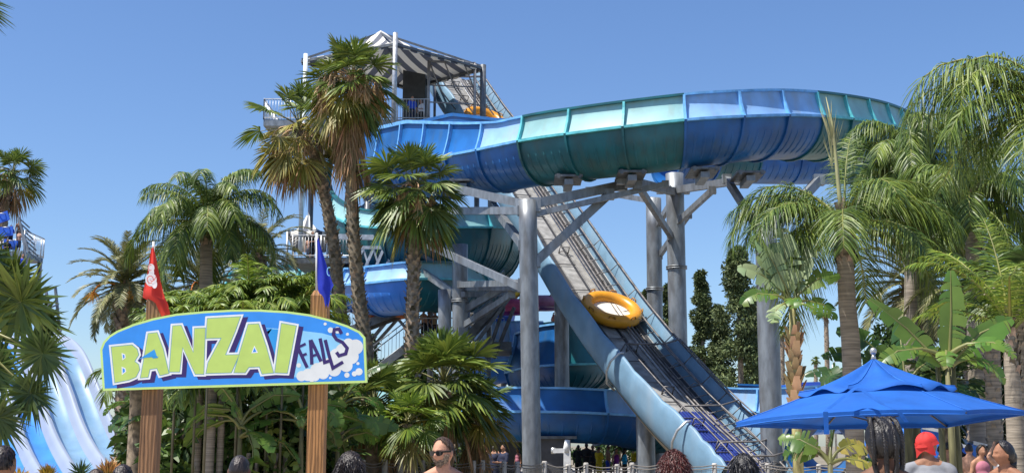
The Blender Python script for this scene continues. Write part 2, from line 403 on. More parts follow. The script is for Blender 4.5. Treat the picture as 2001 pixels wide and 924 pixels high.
# rails, hoops and rungs
mb = MB(); idx = list(range(2, len(cv) - 1))
for u, h in ((-HW + .1, .10), (.32, .34), (.52, .34), (HW + .16, 1.02), (HW - .12, .55), (.95, .10)):
    mb.tube([cvl(i, u, h) for i in idx], .045, 6)
for k in range(0, len(idx), 1):
    i = idx[k]
    if k % 2 == 0: mb.cyl(cvl(i, -HW + .08, .16), cvl(i, .0, .16), .022, n=5)
    mb.cyl(cvl(i, .52, .34), cvl(i, HW - .12, .55), .022, n=5)
    if k % 2: mb.cyl(cvl(i, HW - .12, .55), cvl(i, HW + .2, 1.0), .022, n=5); mb.tube([cvl(i, .6, .3), cvl(i, .9, .62), cvl(i, 1.2, .5)], .02, 5)
for i in range(3, len(cv) - 2, 4):
    if abs(i - 32) < 3 or abs(i - 13) < 3: continue
    mb.tube([cvl(i, -.42, .07), cvl(i, -.42, .42), cvl(i, .05, .42), cvl(i, .05, .07)], .03, 6)
    mb.tube([cvl(i, -.42, .07), cvl(i, -.30, .2), cvl(i, -.1, .2), cvl(i, .05, .07)], .02, 5)
mb.build('guard_rails', [M('weathered_rail', (.15, .14, .135), rough=.55, metal=.4, var=.4, scale=3)], conv)
# centre gap sliding strip
mb = MB(); mb.tube([cvl(i, .42, .12) for i in idx], .045, 6); mb.build('drive_chain', [RAILM], conv)
# arched clamp bands on the left wall near the foot
for i in (len(cv) - 20, len(cv) - 11):
    mb = MB(); mb.tube([cvl(i, -HW - .25, 1.0), cvl(i, -HW - .44, .98), cvl(i, -HW - .72, .62), cvl(i, -HW - .78, .15), cvl(i, -HW - .62, -.4), cvl(i, -HW - .2, -.7)], .05, 6)
    mb.build('clamp_band', [RAILM], conv)
# hooped frames over the loading end
mb = MB()
for i in (len(cv) - 21, len(cv) - 14, len(cv) - 7, len(cv) - 3):
    mb.tube([cvl(i, -HW, .2), cvl(i, -HW + .25, .95), cvl(i, .6, 1.0), cvl(i, HW, 1.25), cvl(i, HW + .3, .9)], .035, 6)
for u, h in ((-HW + .25, .95), (.6, 1.0), (HW, 1.25)):
    mb.tube([cvl(i, u, h) for i in range(len(cv) - 21, len(cv) - 2)], .03, 6)
mb.build('loading_frame', [MATS['weathered_rail']], conv)
# support beneath
for i in range(4, len(cv) - 14, 6):
    p = cvl(i, 0, -.5); mb = MB(); mb.beam(cvl(i, -1.5, -.5), cvl(i, 1.5, -.5), .22, .28); mb.build('cross_beam', [STEEL], conv)
# canvas strip below lower left wall
mb = MB(); mb.grid([[cvl(i, -HW - .2, -.6), cvl(i, -HW + .2, -1.0), cvl(i, 0, -1.1)] for i in range(len(cv) - 24, len(cv))]); mb.build('skirt', [M('tan_canvas', (.3, .26, .2), rough=.9)], conv)

# -- rafts
ORANGE = M('amber_raft_vinyl', (.66, .28, .012), rough=.38, var=.12, scale=2, dirt=(.45, .22, .05), dirt_amt=.4)
def raft(name, label, centre, r, tr, right, nrm, mat, group='inflatable rafts'):
    o = thing(name, centre, label, 'raft', group)
    t = right.cross(nrm); mb = MB(); rows = []
    for i in range(40):
        a = 2 * math.pi * i / 40; d = right * math.cos(a) + t * math.sin(a); row = []
        q = tr * (1 + .02 * abs(math.sin(a * 4)))
        for j in range(12):
            b = 2 * math.pi * j / 12; row.append(Vector(centre) + d * (r + q * math.cos(b)) + nrm * (q * math.sin(b) + tr))
        rows.append(row)
    mb.grid(rows, 0, True, closed_u=True, closed_v=True); mb.build('tube', [mat], o)
    mb = MB(); rows = []
    for k in (0, .5, .8, 1.0):
        rows.append([Vector(centre) + (right * math.cos(2 * math.pi * i / 40) + t * math.sin(2 * math.pi * i / 40)) * (r * k) + nrm * (tr * .55 + .25 * tr * k) for i in range(40)])
    mb.grid(rows, 0, True, closed_v=True); mb.build('floor', [M('cream_raft_floor', (.72, .68, .58), rough=.7, var=.1, dirt=(.35, .3, .25), dirt_amt=.5)], o)
    for k in range(8):
        a = 2 * math.pi * (k + .5) / 8; d = right * math.cos(a) + t * math.sin(a); s2 = -right * math.sin(a) + t * math.cos(a); mb = MB()
        c = Vector(centre) + d * (r + tr * .75) + nrm * (tr * 1.72)
        mb.tube([c - s2 * .14, c - s2 * .1 + nrm * .1, c + s2 * .1 + nrm * .1, c + s2 * .14], .03, 6); mb.build('handle', [M('handle_webbing', (.35, .16, .02), rough=.7)], o)
    return o
def cvat(px):  # frame nearest a pixel row
    pass
i = 32; raft('raft', 'big amber raft with cream floor riding up the conveyor', cvl(i, .06, .18), 1.1, .28, CF[i][2], CF[i][3], ORANGE)
i = 13; raft('raft', 'amber raft cresting at the top end of the conveyor', cvl(i, .0, .18), 1.05, .27, CF[i][2], CF[i][3], ORANGE)

# ---------------------------------------------------------------- steel columns
def column(label, top, base_px, Y, rad, arms=(), flange_z=None, group='steel columns carrying the slides'):
    a = P(*top, Y); x0 = P(base_px, 880, Y).x
    o = thing('support_column', (x0, Y, 0), label, 'column', group)
    k = 10; pts = [Vector((x0 + (a.x - x0) * i / k, Y, a.z * i / k)) for i in range(k + 1)]
    mb = MB(); mb.tube(pts, rad, 24); mb.build('shaft', [STEEL], o)
    mb = MB(); mb.cyl((x0, Y, 0), (x0, Y, .06), rad * 1.7, n=24); mb.build('base_plate', [STEEL], o)
    if flange_z:
        for py in flange_z:
            z = P(base_px, py, Y).z; f = z / a.z; xx = x0 + (a.x - x0) * f; mb = MB()
            for dz in (-.045, .045): mb.cyl((xx, Y, z + dz - .025), (xx, Y, z + dz + .025), rad * 1.16, n=24)
            mb.build('flange_joint', [STEEL], o)
    for q in arms:
        (x1, y1, Y1), (x2, y2, Y2), wd = q; mb = MB()
        mb.beam(P(x1, y1, Y1), P(x2, y2, Y2), wd * .7, wd); mb.build('brace_arm', [STEEL], o)
        mb = MB()
        for (x_, y_, Y_) in q[:2]:
            mb.box(P(x_, y_, Y_), (wd * 1.2, wd * .9, wd * 1.25))
        mb.build('end_plate', [STEEL], o)
    return o
column('tall steel column in front, left of the conveyor, with long diagonal arms', (1031, 392), 1040, 47.4, .36,
       arms=[((1046, 398, 47.4), (1215, 362, 48.4), .36), ((1046, 512, 47.4), (1190, 380, 48.2), .34), ((1046, 404, 47.4), (880, 366, 50.3), .34), ((1040, 420, 47.4), (1300, 360, 47.8), .22),
             ((1022, 480, 47.4), (962, 400, 51.5), .32), ((1020, 562, 47.4), (800, 462, 54.5), .28), ((1020, 412, 47.4), (770, 412, 55), .30), ((1020, 552, 47.4), (900, 556, 55), .26)])
column('steel column standing just behind the lowest channel, right of the front column', (1097, 530), 1099, 57.3, .34)
column('thick steel column left of centre whose head holds crossing beams', (899, 478), 900, 56, .36,
       arms=[((899, 500, 56), (740, 424, 60), .30), ((899, 580, 56), (810, 520, 58), .30), ((899, 610, 56), (985, 562, 55), .30), ((905, 562, 56), (1010, 562, 53), .28), ((899, 640, 56), (1000, 575, 53.5), .26)],
       flange_z=[588])
column('short pale steel column left of its thicker neighbour', (869, 566), 871, 55, .30)
column('tall flanged steel column right of the conveyor under the top channel', (1318, 340), 1330, 53.2, .40,
       arms=[((1318, 375, 53.0), (1215, 350, 47.5), .34), ((1318, 372, 53.0), (1450, 352, 50), .32), ((1312, 462, 53.0), (1246, 362, 47.6), .28), ((1322, 436, 53.0), (1392, 372, 50), .25)], flange_z=[523])
column('farther flanged steel column left of the tall flanged one', (1277, 388), 1283, 58, .37,
       arms=[((1284, 440, 58), (1310, 400, 54), .28), ((1290, 372, 58), (1340, 372, 54), .28), ((1288, 500, 58), (1345, 420, 54), .26), ((1270, 392, 58), (1150, 372, 62), .26)], flange_z=[565])
column('steel column between the conveyor and the banana plant, partly in shade', (1496, 440), 1508, 45, .40,
       arms=[((1496, 470, 45), (1420, 350, 49), .30), ((1500, 460, 45), (1600, 352, 47), .34)])
column('stout short column carrying the lower end of the conveyor', (1260, 770), 1262, 49.3, .37)
# brackets (saddles) under the top channel
for k, (px, py, Y) in enumerate([(905, 360, 50.2), (1232, 344, 45.9), (1372, 338, 45.5), (1110, 352, 46.8), (1460, 345, 46.3)]):
    o = thing('saddle_bracket', P(px, py + 14, Y), ['steel saddle under the left blue panels of the top channel', 'steel saddle above the front column arm', 'steel saddle just right of the tall flanged column head',
               'steel saddle plate under the teal panels beside the conveyor', 'steel saddle under the right blue panels near the palm fronds'][k], 'bracket', 'saddles holding the top channel')
    mb = MB(); c = P(px, py, Y + 1.2); mb.box(c, (1.1, 1.8, .08)); mb.build('plate', [DARKST], o)
    mb = MB(); mb.box(c + Vector((0, 0, -.22)), (.34, 1.5, .22)); mb.build('stub', [STEEL], o)
    for s in (-1, 1):
        mb = MB(); mb.box(c + Vector((.42 * s, -.85, -.02)), (.12, .12, .18)); mb.build('clamp', [DARKST], o)

# ---------------------------------------------------------------- tower
ZD = P(700, 243, 66).z
tw = thing('slide_tower', (-8, 68, 0), 'steel slide tower with railed deck, striped canopy and stairs', 'tower')
def slab(name, x0, x1, y0, y1, z, t=.35, mat=STEEL): 
    mb = MB(); mb.box(((x0 + x1) / 2, (y0 + y1) / 2, z - t / 2), (x1 - x0, y1 - y0, t)); return mb.build(name, [mat], tw)
def railing(x0, y0, x1, y1, z, h=1.15, step=.16, z1=None, par=None, mat=None):
    z1 = z if z1 is None else z1; mb = MB(); L = math.hypot(x1 - x0, y1 - y0); n = max(2, int(L / step))
    A = Vector((x0, y0, z)); B = Vector((x1, y1, z1))
    for f in (h, h * .08): mb.cyl(A + Vector((0, 0, f)), B + Vector((0, 0, f)), .03, n=6)
    for i in range(n + 1):
        p = A.lerp(B, i / n); mb.cyl(p, p + Vector((0, 0, h)), .035 if i % 9 == 0 else .012, n=5)
    return mb.build('railing', [mat or RAILM], par or tw)
XL, XR = P(522, 243, 66).x, P(1012, 243, 70).x
slab('deck', XL, P(845, 243, 66).x, 65, 72, ZD); slab('deck', P(845, 243, 66).x, XR, 69, 73, ZD)
railing(XL, 65, P(840, 243, 65).x, 65, ZD); railing(XL, 65, XL, 72, ZD); railing(XL, 72, XR, 73, ZD); railing(P(925, 243, 69).x, 69, XR, 69, ZD); railing(XR, 69, XR, 73, ZD)
CANV = M('grey_and_white_canopy_cloth', (.6, .6, .6), rough=.8, var=.05)
def stripe_mat(name, freq, ang):
    m = bpy.data.materials.new(name); m.use_nodes = True; n = m.node_tree.nodes; l = m.node_tree.links; b = n['Principled BSDF']
    tc = n.new('ShaderNodeTexCoord'); mp = n.new('ShaderNodeMapping'); mp.inputs['Rotation'].default_value = (0, 0, ang)
    l.new(tc.outputs['Object'], mp.inputs[0]); sx = n.new('ShaderNodeSeparateXYZ'); l.new(mp.outputs[0], sx.inputs[0])
    mu = n.new('ShaderNodeMath'); mu.operation = 'MULTIPLY'; mu.inputs[1].default_value = freq; l.new(sx.outputs[0], mu.inputs[0])
    fr_ = n.new('ShaderNodeMath'); fr_.operation = 'FRACT'; l.new(mu.outputs[0], fr_.inputs[0])
    gt = n.new('ShaderNodeMath'); gt.operation = 'GREATER_THAN'; gt.inputs[1].default_value = .5; l.new(fr_.outputs[0], gt.inputs[0])
    mx = n.new('ShaderNodeMix'); mx.data_type = 'RGBA'; mx.inputs[6].default_value = (.70, .68, .62, 1); mx.inputs[7].default_value = (.10, .11, .14, 1)
    l.new(gt.outputs[0], mx.inputs[0]); l.new(mx.outputs[2], b.inputs['Base Color']); b.inputs['Roughness'].default_value = .85
    tr = n.new('ShaderNodeBsdfTranslucent'); l.new(mx.outputs[2], tr.inputs[0]); ms = n.new('ShaderNodeMixShader'); ms.inputs[0].default_value = .12
    l.new(b.outputs[0], ms.inputs[1]); l.new(tr.outputs[0], ms.inputs[2]); l.new(ms.outputs[0], n['Material Output'].inputs[0])
    return m
def canopy(corners, peak, parent, freq, names='canopy'):
    k = len(corners)
    for i in range(k):
        a, b = corners[i], corners[(i + 1) % k]; d = (b - a); ang = math.atan2(d.y, d.x); rows = []; mb = MB(); n = 14
        for j in range(n + 1):
            t = j / n; sag = -.25 * math.sin(math.pi * t); e = a.lerp(b, t)
            rows.append([e + Vector((0, 0, -.28 - .05 * math.sin(t * 40))) + 0 * e, e + Vector((0, 0, .0))] + [e.lerp(peak, s / 6) + Vector((0, 0, -.35 * math.sin(math.pi * s / 6))) for s in range(1, 7)])
        mb.grid(rows, 0, True); mb.build(names, [stripe_mat('canopy_stripes', freq, -ang)], parent)
L_, N_, R_, F_ = P(590, 108, 65.5), P(772, 100, 62.5), P(944, 127, 66.8), P(800, 165, 70.6)
ze = sum(v.z for v in (L_, N_, R_, F_)) / 4
for v in (L_, N_, R_, F_): v.z = ze
K_ = P(744, 60, 66.3)
canopy([L_, N_, R_, F_], K_, tw, 1.05)
for k, v in enumerate((L_, N_, R_, F_)):
    if k == 0: continue
    mb = MB(); mb.cyl((v.x, v.y, ZD - 1), (v.x, v.y, ze + (.5 if k == 1 else .1)), .13 if k < 2 else .17, n=12); mb.build('canopy_post', [RAILM if k < 2 else DARKST], tw)
mb = MB()
for a, b in ((L_, N_), (N_, R_), (R_, F_), (F_, L_)): mb.beam(a + Vector((0, 0, -.12)), b + Vector((0, 0, -.12)), .14)
for a in (L_, N_, R_, F_): mb.beam(a, K_ + Vector((0, 0, -.15)), .10)
mb.build('canopy_frame', [DARKST], tw)
# extra dark posts and cage above the conveyor head
mb = MB(); pc = [P(838, 120, 66), P(928, 124, 66.5), P(946, 150, 70), P(850, 150, 71)]
for a, b in zip(pc, pc[1:] + pc[:1]): mb.tube([a, b], .07, 6)
for a in pc: mb.cyl(a, (a.x, a.y, ZD), .08, n=8)
for px in (838, 868, 905): mb.tube([P(px, 120, 66), P(px + 22, 175, 67.5), P(px + 60, 225, 69)], .045, 6)
for t in (.35, .62): mb.tube([Vector((pc[0].x, pc[0].y, ZD + (pc[0].z - ZD) * t)), Vector((pc[1].x, pc[1].y, ZD + (pc[1].z - ZD) * t))], .04, 6)
mb.build('cage_frame', [M('cage_steel', (.28, .28, .29), rough=.5, metal=.4)], tw)
mb = MB(); mb.box(P(812, 196, 70), (1.3, 2.5, 4.2)); mb.build('machine_housing', [M('dark_mesh_screen', (.05, .055, .06), rough=.8)], tw)
# legs and lattice of the tower
def leg(px, Y, z1, r=.16):
    x = P(px, 300, Y).x; mb = MB(); mb.cyl((x, Y, 0), (x, Y, z1), r, n=12); mb.build('leg', [RAILM if px < 600 else STEEL], tw); return x
mb = MB(); x597 = P(592, 300, 64.5).x; mb.cyl((x597, 64.5, P(597, 500, 64.5).z), (x597, 64.5, ze), .12, n=12); mb.build('tall_post', [M('white_painted_post', (.62, .68, .72), rough=.5)], tw)
for px, Y in ((610, 71), (720, 66), (845, 66), (845, 72), (985, 72), (720, 72), (932, 72)): leg(px, Y, ZD)
LV = [P(700, 500, 62).z, P(700, 668, 62).z]      # mid landings
for z0, z1 in ((0, LV[1]), (LV[1], LV[0]), (LV[0], ZD)):
    for (xa, ya, xb, yb) in ((P(720, 300, 66).x, 66, P(845, 300, 66).x, 66), (P(720, 300, 72).x, 72, P(845, 300, 72).x, 72)):
        for q in (((xa, ya, z0), (xb, yb, z1)), ((xb, yb, z0), (xa, ya, z1))): mb = MB(); mb.beam(*q, .18); mb.build('cross_brace', [STEEL], tw)
XA, XB, XC = P(640, 500, 61).x, P(820, 500, 61).x, P(860, 640, 60).x
slab('landing', P(594, 500, 66).x, XB, 62.5, 69, LV[0], .3, DARKST)
slab('landing', P(812, 640, 60).x, P(1000, 640, 60).x, 59.8, 64, P(830, 668, 60).z, .4, DARKST)
railing(P(594, 500, 66).x, 62.5, XB, 62.5, LV[0]); railing(P(812, 640, 60).x, 59.8, P(985, 640, 60).x, 59.8, P(830, 668, 60).z, step=.2)
def stairs(a, b, wd, n, Ydir=1):
    mb = MB(); a = Vector(a); b = Vector(b)
    for i in range(n):
        p = a.lerp(b, (i + .5) / n); mb.box(p + Vector((0, wd / 2, 0)), (abs(b.x - a.x) / n * 1.25, wd, .06))
    s = mb.build('stair_flight', [DARKST], tw)
    for dy in (0, wd):
        mb = MB(); mb.beam(a + Vector((0, dy, -.12)), b + Vector((0, dy, -.12)), .09, .34); mb.build('stringer', [DARKST], tw)
        railing(a.x, a.y + dy, b.x, b.y + dy, a.z, z1=b.z, step=.35, mat=STEEL)
stairs(P(700, 745, 58.5), P(818, 655, 58.5), 1.6, 13)
stairs(P(660, 650, 60.5), P(790, 600, 60.5), 1.5, 10)
stairs(P(915, 650, 57), P(985, 575, 57), 1.5, 12)
stairs(P(650, 600, 63), P(770, 505, 63), 1.5, 14)
# white zigzag braces seen above the blue channel
mb = MB()
for k in range(7):
    x0_ = 690 + k * 20; mb.beam(P(x0_, 532, 61), P(x0_ + 20, 486, 61), .14, .14); mb.beam(P(x0_ + 20, 486, 61), P(x0_ + 34, 532, 61), .09, .09)
mb.beam(P(680, 484, 61), P(850, 484, 61), .16); mb.beam(P(640, 462, 61.2), P(850, 468, 61.2), .26)
mb.build('lattice_truss', [RAILM], tw)
mb = MB()
for a, b, wd in (((905, 575, 55.5), (992, 575, 58), .24), ((905, 640, 56), (960, 590, 57), .24), ((915, 690, 56.5), (1000, 575, 57), .16), ((985, 600, 57), (950, 700, 57.4), .13),
                 ((1005, 600, 57), (965, 700, 57.6), .13), ((955, 600, 58), (955, 735, 58), .2), ((930, 640, 57), (905, 735, 57), .12), ((840, 428, 59), (770, 500, 61), .2), ((830, 500, 60), (860, 520, 59), .2)):
    mb = MB(); mb.beam(P(*a), P(*b), wd); mb.build('frame_beam', [STEEL if wd > .21 else DARKST], tw)
# small striped canopy over the lower queue
sc_ = thing('queue_canopy', gz(P(610, 460, 72)), 'small grey and white striped canopy below the tower left post', 'canopy')
ca = [P(562, 452, 70), P(640, 462, 70), P(650, 446, 76), P(575, 436, 76)]; z_ = ca[0].z
for v in ca: v.z = z_
canopy(ca, P(600, 420, 73), sc_, 1.1, 'canopy_panel')
for v in ca:
    mb = MB(); mb.cyl((v.x, v.y, LV[0]), (v.x, v.y, z_), .07, n=8); mb.build('post', [RAILM], sc_)

# ---------------------------------------------------------------- distant rafts and slide pieces
up = Vector((0, 0, 1)); rt = Vector((1, 0, 0))
raft('raft', 'orange raft on the far landing behind the palm trunks', P(748, 622, 62), 1.0, .28, rt, up, M('orange_vinyl', (.75, .18, .02), rough=.4))
raft('raft', 'pink raft stacked beyond the tall steel column', P(1000, 612, 68), 1.2, .34, rt, up, M('pink_vinyl', (.55, .09, .22), rough=.4))
raft('raft', 'faded mauve raft beside the pink raft', P(1060, 604, 70), 1.1, .34, rt, up, M('mauve_vinyl', (.38, .17, .27), rough=.4))
raft('raft', 'orange red raft peeking out left of the conveyor wall', P(1125, 636, 64), 1.0, .3, rt, up, M('red_orange_vinyl', (.62, .12, .03), rough=.4))
raft('raft', 'yellow raft under the crossing beams', P(1000, 588, 69), .7, .26, Vector((.8, 0, .6)), Vector((-.6, 0, .8)), M('yellow_vinyl', (.75, .52, .03), rough=.4))

# ---------------------------------------------------------------- left multi lane slide
LANE = 1.28
edge = [P(20, 560, 76), P(70, 622, 70), P(108, 668, 64.5), P(140, 680, 60.5), P(168, 712, 58), P(196, 778, 56.2), P(216, 832, 54.6), P(240, 880, 52.6), P(275, 926, 49.4), P(305, 950, 46.5)]
ed = cr(edge, 6)
ms_ = thing('multi_lane_slide', gz(ed[30]), 'wide pale blue multi lane racing slide plunging down at the left', 'slide')
acr = Vector((-.93, -.36, 0)).normalized()
nl = 7
LM = [M('pale_lane_gelcoat', (.15, .27, .40), rough=.4, var=.1, scale=1.2, dirt=(.22, .32, .42), dirt_amt=.4), M('bright_blue_lane', (.04, .20, .55), rough=.35, var=.12, scale=1.2), M('white_divider', (.27, .32, .42), rough=.5, var=.06, scale=.6)]
for k in range(nl):
    mb = MB(); rows = []; rr = []
    for i, p in enumerate(ed):
        t = (ed[min(i + 1, len(ed) - 1)] - ed[max(i - 1, 0)]).normalized(); nn = acr.cross(t).normalized()
        if nn.z < 0: nn = -nn
        def q(u, h): return p + acr * (LANE * k + u) + nn * h
        rows.append([q(-.02, .45), q(.05, .5), q(.14, .48), q(.24, .3), q(.36, .1), q(.5, .02), q(.75, 0), q(.88, .02), q(.95, .05), q(1.20, .42), q(1.27, .45)])
        rr.append([q(-.02, .36), q(-.03, -.25), q(1.28, -.25), q(1.28, .3)])
    A_ = rows
    mb.grid([r_[:5] for r_ in A_], 1, True); mb.grid([r_[4:9] for r_ in A_], 0, True); mb.grid([r_[8:10] for r_ in A_], 2, False); mb.grid([r_[9:] for r_ in A_], 1, False); mb.grid(rr, 1)
    mb.build('lane', [LM[0] if k < 2 else LM[1], LM[2], BLUE_LO], ms_)
for i in range(10, len(ed) - 8, 8):
    for k in (0, 3, 6):
        p = ed[i] + acr * (LANE * k + .3); mb = MB(); mb.cyl((p.x, p.y, 0), (p.x, p.y, p.z - .25), .13, n=10); mb.build('support_leg', [RAILM], ms_)
# stairs tower at far left
lt = thing('stair_tower', gz(P(15, 480, 70)), 'stair tower at the far left edge with steel rails', 'tower')
zt = P(20, 490, 70).z; mb = MB(); x0_, x1_ = P(-60, 490, 70).x, P(46, 490, 70).x
mb.box(((x0_ + x1_) / 2, 71.5, zt - .15), (x1_ - x0_, 3, .3)); mb.build('platform', [STEEL], lt)
for x_ in (x0_, x1_ - .1):
    for y_ in (70.2, 72.8): mb = MB(); mb.cyl((x_, y_, 0), (x_, y_, zt), .14, n=10); mb.build('leg', [STEEL], lt)
railing(x1_, 70, x1_, 73, zt, par=lt, h=1.2); railing(x0_, 73, x1_, 73, zt, par=lt)
mb = MB(); a, b = P(36, 425, 70), P(56, 492, 70); mb.beam(a, b, .12); mb.beam(P(42, 445, 70), P(60, 560, 70), .1)
for k in range(7): q = a.lerp(b, k / 6); mb.beam(q, q + Vector((.45, .6, -.5)), .06)
mb.beam(P(88, 560, 70), P(118, 700, 70), .14); mb.beam(P(108, 560, 71), P(122, 700, 71), .14)
for k in range(8): mb.beam(P(88 + 4 * k, 570 + 16 * k, 70), P(110 + 2 * k, 560 + 17 * k, 71), .08)
mb.build('stair_rail', [STEEL], lt)
for k, (px, py) in enumerate([(4, 425), (12, 452), (20, 478)]):
    o = thing('foam_mat', P(px, py, 70.3), ['blue foam mat held highest on the stair tower', 'blue foam mat held halfway down the tower steps', 'lowest blue foam mat carried on the tower steps'][k], 'mat', 'blue mats carried up the stair tower')
    mb = MB(); c = P(px, py, 70.3); mb.box(c, (.8, .08, .55), Matrix.Rotation(R(-20 + 15 * k), 3, 'Y')); mb.build('sheet', [M('royal_blue_foam', (.02, .12, .62), rough=.6)], o)
    mb = MB(); mb.tube([c + Vector((-.2, -.06, .2)), c + Vector((-.1, -.14, .22)), c + Vector((.1, -.14, .22)), c + Vector((.2, -.06, .2))], .03, 6); mb.build('handle', [RAILM], o)
# ---------------------------------------------------------------- slide run-outs near the umbrella
def ring_mouth(label, c, r, L, mats, yaw):
    o = thing('slide_mouth', (c.x, c.y, 0), label, 'slide exit', 'flared mouths of enclosed slides'); d = Vector((math.sin(yaw), -math.cos(yaw), 0)); s = Vector((d.y, -d.x, 0))
    mb = MB(); rows = []
    for f, rr in ((0, .62), (.35, .66), (.7, .8), (1, 1.0), (1.0, 1.07), (.97, 1.07), (.7, .88), (.3, .72), (0, .68)):
        rows.append([c + d * (L * f) + (s * math.cos(a) + up * math.sin(a)) * (r * rr) for a in [2 * math.pi * j / 32 for j in range(32)]])
    mb.grid(rows[:4], 0, True, closed_v=True); mb.grid(rows[3:], 1, True, closed_v=True); mb.build('flared_tube', mats, o)
    mb = MB(); mb.box((c.x, c.y + .4, (c.z - r) / 2), (1.0, .6, max(.1, c.z - r * .5))); mb.build('footing', [CONC], o)
    return o
ring_mouth('blue slide mouth with a broad white flare right of the palm trunk', P(1722, 868, 36), .95, 1.8, [M('white_gelcoat', (.74, .75, .76), rough=.4), BLUE_MID], .5)
ring_mouth('dark blue round slide mouth with a grey rim left of the palm trunk', P(1620, 872, 40), 1.05, 1.4, [BLUE_LO, STEEL], -.5)
def runout(label, pts, h0, h1):
    o = thing('runout_trough', gz(pts[0]), label, 'slide run-out', 'splash run-outs'); mb = MB()
    mb.grid([[p + Vector((0, 0, -h0)), p, p + Vector((0, .3, .02)), p + Vector((0, .5, -.5)), p + Vector((0, 3, -.5)), p + Vector((0, 3.2, .0)), p + Vector((0, 3.5, -h0))] for p in pts], 0); mb.build('trough', [BLUE_MID], o)
    mb = MB(); mb.grid([[p + Vector((0, -.06, -.02)), p + Vector((0, -.06, .06)), p + Vector((0, .32, .06)), p + Vector((0, .32, -.02))] for p in pts], 0, closed_v=True); mb.build('coping', [M('white_coping', (.7, .7, .68), rough=.6)], o)
runout('blue run-out trough with white coping sloping down right of the red cap', [P(1800, 836, 31), P(1850, 846, 31), P(1880, 872, 31), P(1930, 884, 31)], 1.6, 0)
runout('pale blue run-out wall falling away at the right under the crowd', [P(1900, 866, 28), P(1950, 878, 28), P(2040, 905, 28)], 1.3, 0)
# ================================================================ foliage
def leafmat(name, c, var=.35, island=.45, transl=.22, rough=.45, scale=.8, c2=None): return M(name, c, rough=rough, var=var, island=island, transl=transl, scale=scale, spec=.45, c2=c2)
FAN = leafmat('fan_leaf', (.125, .17, .028)); FAN_Y = leafmat('yellowing_fan_leaf', (.28, .24, .05), island=.45)
DEAD = leafmat('dead_frond', (.36, .22, .11), transl=.15, island=.5, rough=.8); DEAD_T = leafmat('tan_flower_stalk', (.52, .36, .20), transl=.15, island=.35, rough=.8)
FAN_D = leafmat('dark_fan_leaf', (.07, .115, .024))
QUEEN = leafmat('queen_leaflet', (.068, .122, .018), island=.6, c2=(.16, .215, .032)); QUEEN_Y = leafmat('bright_feather_leaflet', (.16, .225, .026), island=.45)
DATE = leafmat('date_leaflet', (.14, .15, .06), island=.5, c2=(.25, .24, .11)); RACH = leafmat('leaf_rib', (.26, .27, .07), island=.1)
BAN = leafmat('banana_leaf', (.12, .20, .035), island=.2, transl=.35, rough=.35); BAN_D = leafmat('dark_banana_leaf', (.045, .09, .02), island=.35, transl=.2, rough=.3)
BAN_L = leafmat('grey_green_banana_leaf', (.26, .34, .16), island=.15, transl=.3, rough=.5)
PETI = leafmat('petiole', (.15, .15, .045), island=.2, transl=.0)
BARK = M('palm_bark', (.23, .175, .125), rough=.9, var=.5, scale=7, island=.65); BARK_G = M('ringed_grey_bark', (.27, .23, .18), rough=.9, var=.3, scale=2.5, stretch=(.6, .6, 9), bump=.6, bscale=6)
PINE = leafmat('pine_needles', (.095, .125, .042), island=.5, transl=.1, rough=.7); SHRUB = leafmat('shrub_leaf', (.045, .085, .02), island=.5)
YSP = leafmat('golden_tips', (.62, .38, .06), island=.35); GRN = leafmat('spiky_leaf', (.09, .16, .04))

def nrm(a): return a / np.maximum(1e-9, np.linalg.norm(a, axis=-1, keepdims=True))
def strips(mb, base, d, side, ln, wd, droop, prof=(1, 1, .7, .05), mat=0):
    """leaf blades: base(N,3) direction(N,3) side(N,3) length width(N) droop(N)"""
    N = len(base); k = len(prof); s = np.linspace(0, 1, k)
    ln = np.broadcast_to(ln, (N,)); wd = np.broadcast_to(wd, (N,)); droop = np.broadcast_to(droop, (N,))
    c = base[:, None, :] + d[:, None, :] * (ln[:, None] * s)[:, :, None]
    c = c.copy(); c[:, :, 2] -= (droop * ln)[:, None] * s ** 2
    h = side[:, None, :] * (wd[:, None] * np.array(prof) * .5)[:, :, None]
    V = np.stack([c - h, c + h], 2).reshape(-1, 3)
    b = (np.arange(N) * k * 2)[:, None]; q = []
    for i in range(k - 1): q.append(np.concatenate([b + 2 * i, b + 2 * i + 1, b + 2 * i + 3, b + 2 * i + 2], 1))
    mb.block(V, np.concatenate(q), mat=mat, smooth=False)
def rnd(a, b, n=None): return RNG.uniform(a, b, n)
